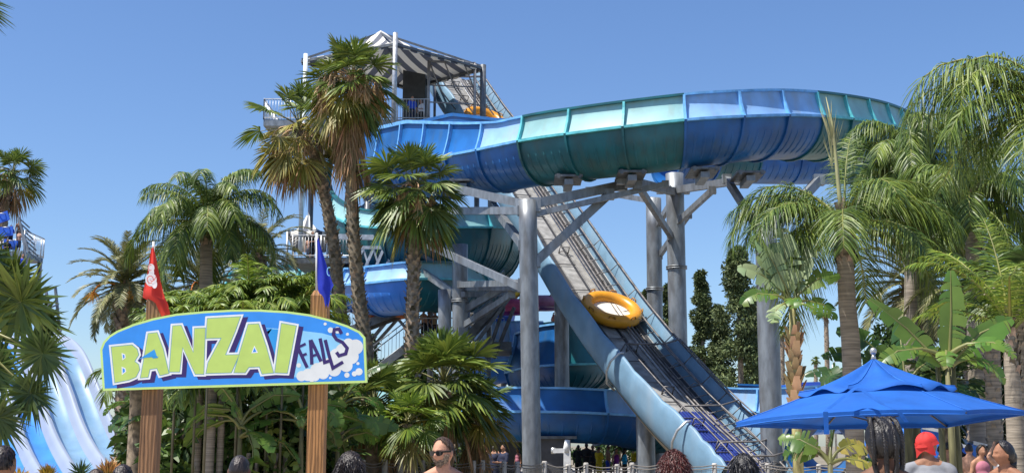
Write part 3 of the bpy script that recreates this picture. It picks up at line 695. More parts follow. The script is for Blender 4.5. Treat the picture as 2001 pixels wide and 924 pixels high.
def fan(mb, org, az, el, pet, rad, droop=.18, spread=115, n=28, mat=0, pmat=2, split=.55, pbend=.25, fold=.6, roll=0):
    """one fan leaf on its stalk"""
    o = np.array(org, float)
    d = np.array([math.cos(el) * math.cos(az), math.cos(el) * math.sin(az), math.sin(el)])
    pts = [o]; p = o.copy(); dd = d.copy()
    for i in range(5):
        p = p + dd * pet / 5; dd = dd + np.array([0, 0, -pbend / 5]); dd /= np.linalg.norm(dd); pts.append(p.copy())
    mb.tube(pts, [.03, .022, .018, .016, .014, .012], 4, pmat, False)
    T = dd; S = np.cross(T, [0, 0, 1.0]); S = S / max(1e-6, np.linalg.norm(S)); U = np.cross(S, T)
    if roll: S, U = S * math.cos(roll) + U * math.sin(roll), U * math.cos(roll) - S * math.sin(roll)
    ph = np.linspace(-math.radians(spread), math.radians(spread), n)
    D = np.cos(ph)[:, None] * T + np.sin(ph)[:, None] * S
    D = nrm(D + U * (.12 + .12 * np.abs(np.sin(ph)))[:, None] + RNG.normal(0, .03, (n, 3)))
    W = np.cross(D, U); W = nrm(W) ; alt = np.where(np.arange(n) % 2 == 0, 1, -1)[:, None] * fold
    W = nrm(W + U * alt)
    ln = rad * (1 - .22 * (np.abs(ph) / math.radians(spread)) ** 2) * rnd(.92, 1.05, n)
    dphi = 2 * math.radians(spread) / n
    wd = 2 * rad * math.tan(dphi / 2) * 1.2
    # profile: narrow at hub, widest at split, tapering tip
    strips(mb, np.repeat(p[None], n, 0), D, W, ln, wd, droop * rnd(.7, 1.5, n), prof=(.03, .22, .42, .60, .36, .03), mat=mat)
    return p
def frond(mb, org, az, el, L, bend, leaf, n=60, wd=.035, droop=.5, fwd=.55, v=.1, plum=.3, mat=0, pmat=2, start=.14, curl=1.6, rr=.035):
    """one feather frond with a bending midrib; returns nothing"""
    K = 18; pts = np.zeros((K, 3)); pts[0] = org; e = el
    for i in range(1, K):
        e -= bend / K * (i / K * curl + .3)
        pts[i] = pts[i - 1] + np.array([math.cos(e) * math.cos(az), math.cos(e) * math.sin(az), math.sin(e)]) * L / K
    mb.tube([p for p in pts[::2]] + [pts[-1]], [rr * (1 - .85 * i / (K // 2)) for i in range(K // 2 + 1)], 4, pmat, False)
    t = np.linspace(start, .995, n); f = t * (K - 1); i0 = np.minimum(f.astype(int), K - 2); fr_ = (f - i0)[:, None]
    B = pts[i0] * (1 - fr_) + pts[i0 + 1] * fr_; T = nrm(pts[i0 + 1] - pts[i0])
    S = np.cross(T, np.tile([0, 0, 1.0], (n, 1))); S = nrm(S + 1e-6); U = np.cross(S, T)
    for sg in (-1, 1):
        a = fwd + .5 * t[:, None]
        D = nrm(S * sg + T * a + U * (v + rnd(-plum, plum, n))[:, None] + RNG.normal(0, .05, (n, 3)))
        W = nrm(T - D * (T * D).sum(1, keepdims=True) + U * rnd(-.5, .5, n)[:, None])
        ln = leaf * np.sin(np.clip(.18 + t * 2.75, 0, math.pi)) ** .6 * rnd(.85, 1.1, n)
        strips(mb, B, D, W, np.maximum(ln, leaf * .2), wd, droop * rnd(.6, 1.4, n), prof=(.6, 1, .8, .06), mat=mat)
def paddle(mb, org, az, el, pet, L, W, bend=.6, mat=0, pmat=2, tears=6, roll=0., ns=22):
    """banana type leaf : blade halves folded along a midrib, torn into strips"""
    K = ns; o = np.array(org, float); e = el; p = o.copy(); pts = []
    for i in range(5):
        pts.append(p.copy()); p = p + np.array([math.cos(e) * math.cos(az), math.cos(e) * math.sin(az), math.sin(e)]) * pet / 5; e -= bend * .08
    rib = [p.copy()]
    for i in range(K):
        e -= bend / K * (.5 + 1.2 * i / K)
        p = p + np.array([math.cos(e) * math.cos(az), math.cos(e) * math.sin(az), math.sin(e)]) * L / K; rib.append(p.copy())
    rib = np.array(rib); mb.tube(pts + [rib[0], rib[K // 2], rib[-1]], [.05, .045, .04, .035, .03, .03, .018, .005], 5, pmat, False)
    T = nrm(np.gradient(rib, axis=0)); S = nrm(np.cross(T, np.tile([math.cos(az + 1.57) * .02, math.sin(az + 1.57) * .02, 1.0], (K + 1, 1)))); U = np.cross(S, T)
    if roll: S, U = S * math.cos(roll) + U * math.sin(roll), U * math.cos(roll) - S * math.sin(roll)
    w = W * np.sin(np.clip(np.linspace(.12, 3.05, K + 1), 0, math.pi)) ** .55
    for sg in (-1, 1):
        cuts = sorted(set([0, K] + list(RNG.integers(2, K - 1, tears))))
        for a, b in zip(cuts[:-1], cuts[1:]):
            dr = rnd(.0, .25) + rnd(0, .5) * (tears > 3); g = rnd(.02, .10) * W; lift = .30; ws = rnd(.8, 1.05)
            rows = []
            for i in range(a, b + 1):
                q = rib[i]; rw = []; sh_ = g * (1 if i == a and a > 0 else -1 if i == b and b < K else 0); wi = w[i] * ws * (1 + .05 * math.sin(i * 2.1))
                for f in (0, .35, .7, 1.0):
                    rw.append(q + S[i] * sg * wi * f + U[i] * (lift * wi * f) - np.array([0, 0, dr * wi * f * f]) + T[i] * (.12 * wi * f + sh_ * f))
                rows.append(rw)
            if len(rows) > 1: mb.grid(rows, mat, True)
def boots(mb, pts, rad, dens=26, sz=.11, mat=0, up=.7):
    """criss-cross leaf bases along a trunk line"""
    L = sum((b - a).length for a, b in zip(pts[:-1], pts[1:])); n = int(L * dens); N = []
    for i in range(n):
        f = i / n * (len(pts) - 1); k = int(f); p = pts[k].lerp(pts[k + 1], f - k); r = rad[k] * (1 - f + k) + rad[k + 1] * (f - k)
        a = i * 2.39996 + random.random() * .3; d = Vector((math.cos(a), math.sin(a), 0)); s = Vector((-d.y, d.x, 0)); z = Vector((0, 0, 1))
        q = sz * random.uniform(.7, 1.3); b = p + d * (r * .86)
        V = [b - s * q * .6 - z * q * .3, b + s * q * .6 - z * q * .3, b + s * q * .3 + d * q * .8 + z * q * up, b - s * q * .3 + d * q * .8 + z * q * up, b + s * q * .1 + z * q * .3, b - s * q * .1 + z * q * .3]
        N.append([list(v) for v in V])
    if not n: return
    V = np.array(N).reshape(-1, 3); b = (np.arange(n) * 6)[:, None]
    Q = np.concatenate([np.concatenate([b, b + 1, b + 2, b + 3], 1), np.concatenate([b + 3, b + 2, b + 4, b + 5], 1)])
    mb.block(V, Q, mat=mat)
def trunk_pts(line, Y, n=5, zbase=0.):
    pts = [P(x, y, Y) for x, y in line]; pts[-1].z = min(pts[-1].z, zbase) if zbase is not None else pts[-1].z
    return cr(pts, n)
def fan_palm(label, line, Y, r0, r1, pet=.9, rad=.95, nleaf=34, ndead=14, nstalk=8, yellow=.3, group='fan palms', green=FAN, bootd=26, top_el=85, low_el=-35, seg=38, ysz=1., skirt=1.):
    pts = trunk_pts(line, Y)                       # line: from the crown down to the foot
    o = thing('fan_palm', gz(pts[-1]) , label, 'palm tree', group); top = pts[0]
    k = len(pts); rr = [r1 + (r0 - r1) * i / (k - 1) for i in range(k)]
    mb = MB(); mb.tube(pts, rr, 12, jitter=.12); boots(mb, pts, rr, bootd * 1.3, r1 * .72); mb.build('trunk', [BARK], o)
    mb = MB(); md = MB(); ms_ = MB()
    for i in range(nleaf):
        f = i / nleaf; az = i * 2.39996 + random.uniform(-.25, .25); el = R(top_el + (low_el - top_el) * f ** .85 + random.uniform(-8, 8))
        s = random.uniform(.85, 1.1) * (.75 + .25 * min(1, f * 3)); old = f > 1 - yellow and random.random() < .7
        fan(mb, top + Vector((random.uniform(-.06, .06), random.uniform(-.06, .06), .25 * (1 - f))), az, el, pet * s, rad * s, droop=.16 + .3 * f, n=seg, mat=1 if old else 0, spread=random.uniform(95, 120), roll=random.uniform(-.5, .5), pbend=.25 + .3 * f)
    mb.build('crown', [green, FAN_Y, PETI], o)
    if ndead:
        for i in range(ndead):
            az = random.uniform(0, 6.28); fan(md, top + Vector((0, 0, -.1 - .05 * i * skirt)), az, R(random.uniform(-75, -30)), pet * random.uniform(.6, .95), rad * random.uniform(.6, .9), droop=.9, n=18, mat=0, spread=random.uniform(35, 80), pmat=0, pbend=1.2, fold=.9)
        md.build('dead_leaves', [DEAD], o)
    if nstalk:
        for i in range(nstalk):
            az = random.uniform(0, 6.28); L = random.uniform(1.2, 2.0) * ysz; q = [top]; p = Vector(top); e = R(random.uniform(20, 65))
            for j in range(7):
                p = p + Vector((math.cos(az) * math.cos(e), math.sin(az) * math.cos(e), math.sin(e))) * L / 7; e -= R(26); q.append(p)
            ms_.tube(q, .024, 4, 0, False); n = 60
            b = np.array([list(q[4].lerp(q[7], random.random())) for _ in range(n)]); d = nrm(np.column_stack([RNG.normal(0, .5, n), RNG.normal(0, .5, n), -rnd(.4, 1, n)]))
            strips(ms_, b, d, nrm(np.cross(d, RNG.normal(0, 1, (n, 3)))), rnd(.15, .5, n), .045, .5, mat=0)
        ms_.build('flower_stalks', [DEAD_T], o)
    return o
def feather_palm(label, line, Y, r0, r1, L=3.0, leaf=.6, nf=18, els=(80, -5), bend=1.9, n=70, wd=.035, droop=.7, plum=.45, v=.05, mat=QUEEN, bark=BARK_G, group='feather palms', name='feather_palm', cat='palm tree',
                 azr=None, fwd=.35, boot=0, shaft=True, orange=0, dead=3, up_extra=None):
    pts = trunk_pts(line, Y); top = pts[0]
    o = thing(name, gz(pts[-1]), label, cat, group); k = len(pts); rr = [r1 + (r0 - r1) * i / (k - 1) for i in range(k)]
    mb = MB(); mb.tube(pts, rr, 14, jitter=.05)
    if boot: boots(mb, pts, rr, boot, r1 * .6)
    mb.build('trunk', [bark], o)
    if shaft:
        mb = MB(); mb.tube([top + Vector((0, 0, -.8)), top + Vector((0, 0, -.3)), top + Vector((0, 0, .3))], [r1 * 1.0, r1 * 1.15, r1 * .5], 12); boots(mb, [top + Vector((0, 0, -.8)), top + Vector((0, 0, .4))], [r1, r1 * .8], 40, r1 * .9, up=1.6)
        mb.build('crownshaft', [BARK], o)
    mb = MB()
    for i in range(nf):
        f = i / max(1, nf - 1); az = (i * 2.39996 if azr is None else R(random.uniform(*azr))) + random.uniform(-.3, .3)
        el = R(els[0] + (els[1] - els[0]) * f + random.uniform(-7, 7)); s = random.uniform(.85, 1.1)
        frond(mb, top + Vector((0, 0, .15 * (1 - f))), az, el, L * s, bend * random.uniform(.8, 1.15), leaf * s, n=n, wd=wd, droop=droop, fwd=fwd, v=v, plum=plum)
    if up_extra:
        for az, el, l_, b_ in up_extra: frond(mb, top, R(az), R(el), l_, b_, leaf, n=n, wd=wd, droop=droop, fwd=fwd, v=v, plum=plum)
    mb.build('crown', [mat, mat, RACH], o)
    if orange:
        mb = MB()
        for i in range(orange):
            az = random.uniform(0, 6.28); q = [top + Vector((math.cos(az) * .2, math.sin(az) * .2, -.1))]; p = Vector(q[0]); e = R(40)
            for j in range(5): p = p + Vector((math.cos(az) * math.cos(e), math.sin(az) * math.cos(e), math.sin(e))) * .25; e -= R(25); q.append(p)
            mb.tube(q, .03, 4, 0, False); n2 = 40; b = np.tile(np.array(list(p)), (n2, 1)); d = nrm(np.column_stack([RNG.normal(0, .6, n2), RNG.normal(0, .6, n2), -rnd(.2, 1, n2)]))
            strips(mb, b, d, nrm(np.cross(d, RNG.normal(0, 1, (n2, 3)))), rnd(.2, .5, n2), .03, .3)
        mb.build('fruit_stalks', [leafmat('orange_fruit_stalk', (.62, .30, .05))], o)
    return o
def banana(label, base, leaves, stems=((0, 0, 1.5),), mats=(BAN,), group='banana type plants', ragged=0, r=.12, name='banana_plant'):
    """leaves: (dx, dz, azimuth, elevation, stalk, length, halfwidth, bend, roll, mat)"""
    o = thing(name, (base.x, base.y, 0), label, 'plant', group)
    for dx, dy, h in stems:
        mb = MB(); mb.tube([(base.x + dx * .6, base.y + dy, 0), (base.x + dx, base.y + dy, base.z * .5), (base.x + dx, base.y + dy, base.z)], [r * 1.3, r * 1.05, r * .7], 9)
        if ragged: boots(mb, [Vector((base.x + dx, base.y + dy, base.z - ragged - .6)), Vector((base.x + dx, base.y + dy, base.z - .5))], [r, r], 30, r * 1.7, 1, up=1.3)
        mb.build('stem', [M('banana_stem' if ragged else 'dark_banana_stem', (.38, .34, .14) if ragged else (.13, .12, .05), rough=.7, var=.45, scale=4, stretch=(3, 3, .5)), DEAD_T], o)  # darker brown where the stem has no ragged leaf bases
    for (dx, dz, az, el, pe, L, W, bend, roll, m) in leaves:
        mb = MB(); paddle(mb, base + Vector((dx, 0, dz)), R(az), R(el), pe, L, W, bend, roll=roll, tears=random.randint(5, 12)); mb.build('leaf', [mats[m % len(mats)], mats[0], PETI], o)
    return o
def clump(mb, c, r, n, sz, mat=0, flat=1.):
    """leafy clump: small faces scattered through a volume"""
    d = nrm(RNG.normal(0, 1, (n, 3))); rr = rnd(.25, 1, n)[:, None] ** .5; B = np.array(c) + d * rr * np.array(r)
    D = nrm(d + RNG.normal(0, .7, (n, 3))); W = nrm(np.cross(D, RNG.normal(0, 1, (n, 3))))
    strips(mb, B, D, W, sz * rnd(.6, 1.3, n), sz * .5, .15, prof=(.3, 1, .1), mat=mat)

# ---- far background: conifers, skyline palms, lamp posts
def conifer(label, px, ytop, halfw, Y, seed, mat=PINE, blunt=.5, ybase=762):
    random.seed(seed); top = P(px, ytop, Y); z0 = .0; W = halfw * Y / F; x = top.x; H = top.z
    o = thing('conifer_tree', (x, Y, 0), label, 'tree', 'dark conifers beyond the slides')
    mb = MB(); mb.tube([(x, Y, 0), (x, Y, H * .5), (x, Y, H * .96)], [.35, .22, .05], 8); mb.build('trunk', [BARK], o)
    mb = MB()
    for i in range(95):
        f = random.random() ** .8; z = H * (.15 + .83 * f); w_ = W * (1 - f ** 1.8 * .88) * (.75 + .35 * math.sin(f * 23 + seed))
        a = random.uniform(0, 6.28); q = random.uniform(.2, 1) ** .5; r_ = W * random.uniform(.28, .52) * (1 - f * .5)
        clump(mb, (x + math.cos(a) * w_ * q * .85, Y + math.sin(a) * w_ * q * .85, z), (r_, r_, r_ * .8), 190, .30)
    mb.build('crown', [mat], o); return o
conifer('dark conifer just right of the tall flanged column', 1369, 520, 38, 112, 3)
conifer('slim dark conifer half hidden behind the tall flanged column', 1304, 548, 30, 118, 4)
conifer('broad dark conifer with gaps left of the shaded column', 1440, 486, 72, 105, 6)
conifer('dark conifer between the slim one and the broad one', 1402, 590, 46, 116, 8)
conifer('bushy conifer touching the left side of the shaded column', 1478, 560, 50, 110, 10)
conifer('low conifer at the left of the farther flanged column', 1262, 560, 16, 122, 12)
random.seed(20)
def far_palm(label, px, ycrown, ybase, Y, rpx, lean=0, dead=6):
    return fan_palm(label, [(px, ycrown), (px + lean * .5, (ycrown + ybase) / 2), (px + lean, 868)], Y, .34, .24, pet=rpx * Y / F * .45, rad=rpx * Y / F * .55, nleaf=22, ndead=dead, nstalk=0, seg=16, group='skyline palms', bootd=3, yellow=.1)
far_palm('tallest thin skyline palm left of the ringed palm trunk', 1613, 612, 730, 150, 17, 5)
far_palm('skyline palm trunk with ragged brown head beside the shaded column', 1528, 650, 740, 130, 14, 0, 14)
far_palm('tiny round headed skyline palm right of the banana trunk', 1594, 706, 735, 190, 11, 0)
for k, (px, py) in enumerate([(1541, 706), (1627, 712), (1538, 742)]):
    p = P(px, py, 140); o = thing('street_lamp', gz(p), ['far lamp post with curved arm beside the banana trunk', 'thin far lamp post right of the tallest skyline palm', 'shortest far lamp post low on the skyline'][k], 'lamp post', 'far lamp posts')
    mb = MB(); mb.cyl((p.x, p.y, 0), p, .14, .09, 8); mb.build('pole', [RAILM], o); mb = MB(); mb.tube([p, p + Vector((.4, 0, .5)), p + Vector((1.0, 0, .5))], .07, 6); mb.box(p + Vector((1.2, 0, .48)), (.7, .3, .14)); mb.build('lamp_head', [RAILM], o)

# ---- tall palms
random.seed(31)
fan_palm('fan palm standing behind the stair tower at the far left edge', [(26, 344), (14, 385), (6, 430), (4, 520), (2, 700), (0, 868)], 74, .34, .24, pet=1.1, rad=1.15, nleaf=26, ndead=12, nstalk=5, bootd=8)
random.seed(32)
fan_palm('leaning fan palm with yellowed leaves left of the twin trunk', [(585, 258), (614, 300), (630, 360), (644, 430), (656, 510), (664, 600), (680, 700), (690, 868)], 38.5, .23, .155, pet=1.15, rad=.85, nleaf=32, ndead=12, nstalk=8, yellow=.62, low_el=-62, skirt=.4)
random.seed(33)
fan_palm('tallest straight fan palm with brown flower stalks in front of the tower', [(688, 168), (687, 240), (686, 300), (688, 400), (694, 500), (704, 600), (718, 720), (722, 868)], 37, .23, .155, pet=.9, rad=.92, nleaf=38, ndead=22, nstalk=20, yellow=.3, low_el=-62, skirt=1.6)
random.seed(34)
fan_palm('shorter green fan palm in front of the teal spiral', [(810, 372), (810, 430), (808, 520), (806, 620), (804, 720), (802, 868)], 36.5, .22, .17, pet=.95, rad=.95, nleaf=40, ndead=4, nstalk=8, yellow=.10, green=FAN, low_el=-68)
random.seed(35)
# low clustered fan palms by the fence
fan_palm('big low fan palm bush behind the shirtless man', [(868, 760), (870, 800), (872, 868)], 33.5, .2, .2, pet=1.0, rad=.98, nleaf=46, ndead=6, nstalk=0, yellow=.12, group='low fan palms by the fence', low_el=-30, bootd=10, seg=30)
fan_palm('low fan palm bush right of the right wooden sign post', [(728, 800), (728, 830), (728, 868)], 33, .2, .2, pet=.85, rad=.9, nleaf=36, ndead=5, nstalk=0, yellow=.15, group='low fan palms by the fence', low_el=-30, bootd=10, seg=30)
fan_palm('small dark fan palm on the right side of the low palm bush', [(925, 815), (926, 840), (926, 868)], 34.5, .18, .18, pet=.7, rad=.72, nleaf=26, ndead=8, nstalk=0, yellow=.2, green=FAN_D, group='low fan palms by the fence', low_el=-30, bootd=10)
fan_palm('bright small fan palm at the foot of the palm bush left of the man', [(800, 835), (800, 850), (800, 868)], 31.5, .15, .15, pet=.5, rad=.6, nleaf=24, ndead=0, nstalk=0, yellow=.1, green=QUEEN_Y, group='low fan palms by the fence', bootd=8)
# left foreground palm with spiky dark leaves
random.seed(40)
fp = thing('fan_palm', gz(P(-110, 700, 17)), 'spiky dark fan palm crowding the left edge in front of the lane slide', 'palm tree', 'fan palms')
mb = MB(); mb.tube([P(-110, 500, 17), P(-112, 700, 17), Vector((P(-110, 700, 17).x, 17, 0))], .16, 12); boots(mb, [P(-110, 520, 17), P(-110, 860, 17)], [.16, .16], 24, .1); mb.build('trunk', [BARK], fp)
mb = MB()
for (px, py, dy, radp, rl, sp) in [(42, 590, 0, 118, 0, 175), (84, 690, -.4, 76, .3, 175), (62, 768, -.2, 72, -.2, 175), (-8, 720, .2, 80, .1, 170), (-5, 815, -.3, 78, .4, 170), (0, 560, .4, 95, .2, 150), (25, 548, .5, 90, -.3, 150), (-40, 640, .3, 120, .2, 150), (-35, 500, .1, 90, .2, 150), (75, 625, .6, 85, .2, 150)]:
    c = P(px, py, 17 + dy); o_ = P(-110, 640, 17); mb.tube([o_, o_.lerp(c, .5) + Vector((0, 0, .12)), c], [.03, .018, .01], 5, 2, False)
    r_ = radp * 17 / F * 1.0; n_ = 46; ph = np.linspace(-R(sp), R(sp), n_, endpoint=False); base = np.repeat(np.array([list(c)]), n_, 0)
    ax = Vector((math.cos(.6 + rl), -.35, math.sin(.6 + rl))).normalized(); vx = Vector((0, 1, .25 * rl + .15)); s_ax = ax.cross(vx).normalized(); nx = s_ax.cross(ax)
    D = nrm(np.cos(ph)[:, None] * np.array(ax) + np.sin(ph)[:, None] * np.array(s_ax) + RNG.normal(0, .04, (n_, 3)) - np.array(nx) * .25)
    W = nrm(np.cross(D, np.array(nx)) + np.array(nx) * np.where(np.arange(n_) % 2 == 0, .5, -.5)[:, None])
    strips(mb, base, D, W, r_ * rnd(.85, 1.12, n_), r_ * .125, .10, prof=(.25, .9, 1, .6, .3, .03), mat=0 if (px, py) not in ((42, 590), (25, 548), (0, 560)) else 3)  # three fans get the lighter green so they look sunlit
mb.build('crown', [FAN_D, FAN_Y, PETI, FAN], fp)
random.seed(41)
fp = thing('fan_palm', gz(P(-190, 0, 14)), 'palm whose dark leaf tip pokes in at the top left corner', 'palm tree', 'fan palms')
mb = MB(); mb.tube([P(-190, 0, 14), Vector((P(-190, 0, 14).x, 14, 0))], .2, 12); mb.build('trunk', [BARK], fp)
mb = MB()
for k in range(5): fan(mb, P(-190, 40 - 20 * k, 14), R(5 + 20 * k - 40), R(28 - 8 * k), .55, .72, n=30, spread=60, mat=0, droop=.3)
mb.build('crown', [FAN_D, FAN_Y, PETI], fp)

# ---- left group: date palms and queen palm behind the sign
random.seed(50)
feather_palm('stiff date palm with orange fruit stalks left of the sign', [(246, 560), (248, 640), (250, 868)], 46, .42, .40, L=2.6, leaf=.42, nf=54, els=(85, -38), bend=1.2, n=62, wd=.032, droop=.12, plum=.12, v=.25, mat=DATE, bark=BARK, group='date palms', name='date_palm', fwd=.75, boot=30, shaft=False, orange=7)
feather_palm('greyish date palm behind the tall queen palm', [(395, 560), (396, 640), (398, 868)], 52, .42, .40, L=3.0, leaf=.42, nf=46, els=(80, -20), bend=1.2, n=58, wd=.032, droop=.15, plum=.15, v=.2, mat=DATE, bark=BARK, group='date palms', name='date_palm', fwd=.75, boot=14, shaft=False, orange=4)
feather_palm('greyish date palm left of the striped queue canopy', [(505, 500), (505, 640), (505, 868)], 60, .42, .40, L=3.1, leaf=.45, nf=44, els=(80, -25), bend=1.3, n=56, wd=.034, droop=.2, plum=.15, v=.2, mat=DATE, bark=BARK, group='date palms', name='date_palm', fwd=.75, boot=10, shaft=False)
random.seed(51)
feather_palm('tall queen palm with dense drooping crown above the sign', [(404, 440), (403, 500), (402, 600), (402, 868)], 42, .24, .19, L=3.3, leaf=.62, nf=34, els=(84, -5), bend=1.9, n=92, wd=.034, droop=1.0, plum=.5)
# bright feathery clump above the sign
random.seed(52)
def cane_clump(label, x0, x1, ytop, Y, n, L, leaf, mat=QUEEN_Y, group='feathery cane palm clumps', els=(85, 40), droop=.55, zlow=.0, spread=.6):
    p0, p1 = P(x0, ytop, Y), P(x1, ytop, Y); cx = (p0.x + p1.x) / 2; o = thing('cane_palm_clump', (cx, Y, 0), label, 'plant', group)
    ms2 = MB(); mc = MB()
    for i in range(n):
        x = p0.x + (p1.x - p0.x) * (i + .5) / n; y = Y + random.uniform(-spread, spread); z = p0.z - L * .75 - random.uniform(0, L * .45) ** 1.1 * 1.0
        z = max(.3, z)
        if i % 6 == 0: ms2.tube([(x, y, 0), (x, y, z)], .03, 6)
        for k in range(6):
            frond(mc, (x, y, z), random.uniform(0, 6.28), R(random.uniform(*els[::-1])), L * random.uniform(.75, 1.1), random.uniform(1.0, 2.0), leaf, n=34, wd=.034, droop=droop, plum=.3, v=.2, fwd=.6)
    ms2.build('stem', [M('cane_stem', (.09, .08, .04), rough=.6, var=.3)], o); mc.build('crown', [mat, mat, RACH], o); return o
cane_clump('bright green feathery palm clump rising behind the sign', 335, 500, 540, 27, 24, 1.3, .36)
cane_clump('deeper green feathery palm clump by the blue flag', 470, 600, 512, 28, 26, 1.4, .4)
cane_clump('low feathery palm clump left of the red flag post', 300, 370, 585, 31.5, 6, 1.1, .34, mat=QUEEN)

# ---- right group
random.seed(60)
feather_palm('queen palm with ringed grey trunk and arching crown over the umbrella', [(1650, 448), (1652, 500), (1656, 600), (1664, 700), (1668, 868)], 26, .20, .17, L=2.9, leaf=.74, nf=15, els=(60, -12), bend=1.6, n=110, wd=.021, droop=.75, plum=.5,
             up_extra=[(178, 42, 3.2, 2.0), (150, 48, 3.0, 2.2), (205, 38, 3.0, 2.0), (172, 62, 3.1, 2.2), (0, 35, 2.7, 1.5), (20, 58, 2.6, 2.3), (-15, 60, 2.6, 2.5), (60, 82, 2.7, .6), (190, 20, 2.3, 2.3)])
o = thing('palm_spear', P(1640, 430, 25.9), 'tall pale unopened spear leaf rising from the queen palm', 'plant')
mb = MB(); mb.tube([P(1650, 450, 25.9), P(1640, 380, 25.9), P(1628, 250, 25.9), P(1614, 190, 25.9)], [.06, .05, .03, .006], 6)
b_ = np.array([list(P(1628 - random.random() * 4, 330 - random.random() * 60, 25.9)) for _ in range(26)]); d_ = nrm(np.column_stack([RNG.normal(-.1, .16, 26), RNG.normal(0, .1, 26), np.ones(26)]))
strips(mb, b_, d_, nrm(np.cross(d_, np.tile([0, 1.0, 0], (26, 1)))), rnd(.5, 1.1, 26), .022, 0., mat=0); mb.build('spear', [leafmat('spear_leaf', (.42, .40, .2))], o)
mb = MB(); mb.tube([P(1648, 460, 25.7), P(1651, 430, 25.7), P(1650, 400, 25.7), P(1648, 385, 25.7)], [.03, .09, .07, .01], 8); mb.build('flower_sheath', [M('dark_sheath', (.09, .05, .03), rough=.6)], o)
random.seed(61)
feather_palm('nearest queen palm at the right edge with long drooping fronds', [(2070, 225), (2074, 600), (2078, 868)], 19, .2, .17, L=2.8, leaf=.66, nf=8, els=(60, 0), bend=1.5, n=88, wd=.019, droop=.8, plum=.55,
             up_extra=[(180, 58, 3.3, 2.3), (172, 44, 3.3, 2.1), (188, 70, 2.9, 2.8), (160, 55, 3.0, 2.6), (200, 55, 2.9, 2.6), (183, 32, 2.6, 2.2), (170, 15, 2.3, 1.9), (190, 5, 2.0, 1.6)])
random.seed(62)
feather_palm('green queen palm behind the right palm trunks', [(1900, 400), (1904, 600), (1906, 868)], 30, .2, .17, L=2.6, leaf=.6, nf=24, els=(78, -12), bend=2.2, n=84, wd=.032, droop=.8, plum=.5)
feather_palm('dense dark queen palm overlapping the right end of the top slide', [(1785, 318), (1780, 600), (1772, 868)], 34, .2, .17, L=2.7, leaf=.62, nf=24, els=(82, -10), bend=2.2, n=84, wd=.034, droop=.8, plum=.5, mat=QUEEN)
feather_palm('young queen palm with yellowish midribs at the far right', [(1975, 650), (1978, 740), (1984, 868)], 22, .17, .10, L=2.4, leaf=.5, nf=11, els=(82, 30), bend=1.2, n=66, wd=.026, droop=.45, plum=.2, v=.15, mat=QUEEN_Y, up_extra=[(118, 66, 2.6, .8), (90, 80, 2.6, .5)])
random.seed(63)
feather_palm('grey green date palm behind the banana leaves on the right', [(1790, 560), (1792, 650), (1794, 868)], 38, .42, .40, L=2.8, leaf=.42, nf=50, els=(85, -35), bend=1.2, n=60, wd=.03, droop=.12, plum=.12, v=.25, mat=DATE, bark=BARK, group='date palms', name='date_palm', fwd=.75, boot=30, shaft=False)
feather_palm('shaggy date palm with leaf base trunk right of the banana leaves', [(1905, 560), (1908, 700), (1915, 868)], 33, .36, .36, L=2.5, leaf=.42, nf=40, els=(80, -30), bend=1.3, n=56, wd=.03, droop=.2, plum=.15, v=.2, mat=DATE, bark=BARK, group='date palms', name='date_palm', fwd=.75, boot=34, shaft=False)
# bare trunks at the right edge
for k, (px0, px1, Y, r_, lab) in enumerate([(1937, 1942, 27, .17, 'ridged grey palm trunk right of the shaggy trunk'), (1985, 1990, 24, .17, 'pale ringed palm trunk touching the right edge'), (1845, 1862, 29, .18, 'criss cross palm trunk behind the red capped head')]):
    pts = [P(px0, 560 if k < 2 else 740, Y), P((px0 + px1) / 2, 720 if k < 2 else 800, Y), Vector((P(px1, 868, Y).x, Y, 0))]; pts = cr(pts, 6)
    o = thing('fan_palm', gz(pts[-1]), lab, 'palm tree', 'right hand palm trunks'); mb = MB(); mb.tube(pts, r_, 12, jitter=.1); boots(mb, pts, [r_] * len(pts), 30, r_ * .6); mb.build('trunk', [BARK_G if k < 2 else BARK], o)
    mb = MB()
    for i in range(14): fan(mb, pts[0], i * 2.4, R(60 - i * 7), .7, .7, n=20, mat=0, droop=.3)
    mb.build('crown', [FAN_D, FAN_Y, PETI], o)
# bananas / birds of paradise
random.seed(70)
b = P(1548, 596, 25)
banana('giant bird of paradise plant with fanned leaves on a shaggy trunk', b, [(-.05, 0, 95, 84, .3, 1.4, .36, .15, .1, 0), (-.1, 0, 140, 72, .3, 1.4, .34, .2, .3, 0), (.05, 0, 50, 74, .3, 1.4, .34, .2, -.3, 0), (.0, 0, 170, 76, .35, 1.2, .24, .3, 1.1, 0), (0, 0, 172, 64, .35, 1.05, .22, .7, 1.1, 0), (0, 0, 185, 45, .35, .85, .2, 1.2, 1.0, 1),
       (0, 0, 8, 62, .35, .95, .22, .8, -1.1, 1), (0, 0, 0, 30, .3, .75, .2, 1.3, -1.0, 1), (0, 0, 215, 15, .25, .55, .18, 1.4, .5, 0), (0, 0, 260, 40, .2, .6, .2, 1.3, .0, 1), (0, 0, 320, 20, .2, .55, .18, 1.3, -.3, 1)], stems=((0, 0, 1),), mats=(BAN_L, BAN), ragged=1.6, r=.095, name='bird_of_paradise')
b = P(1850, 700, 17.5)
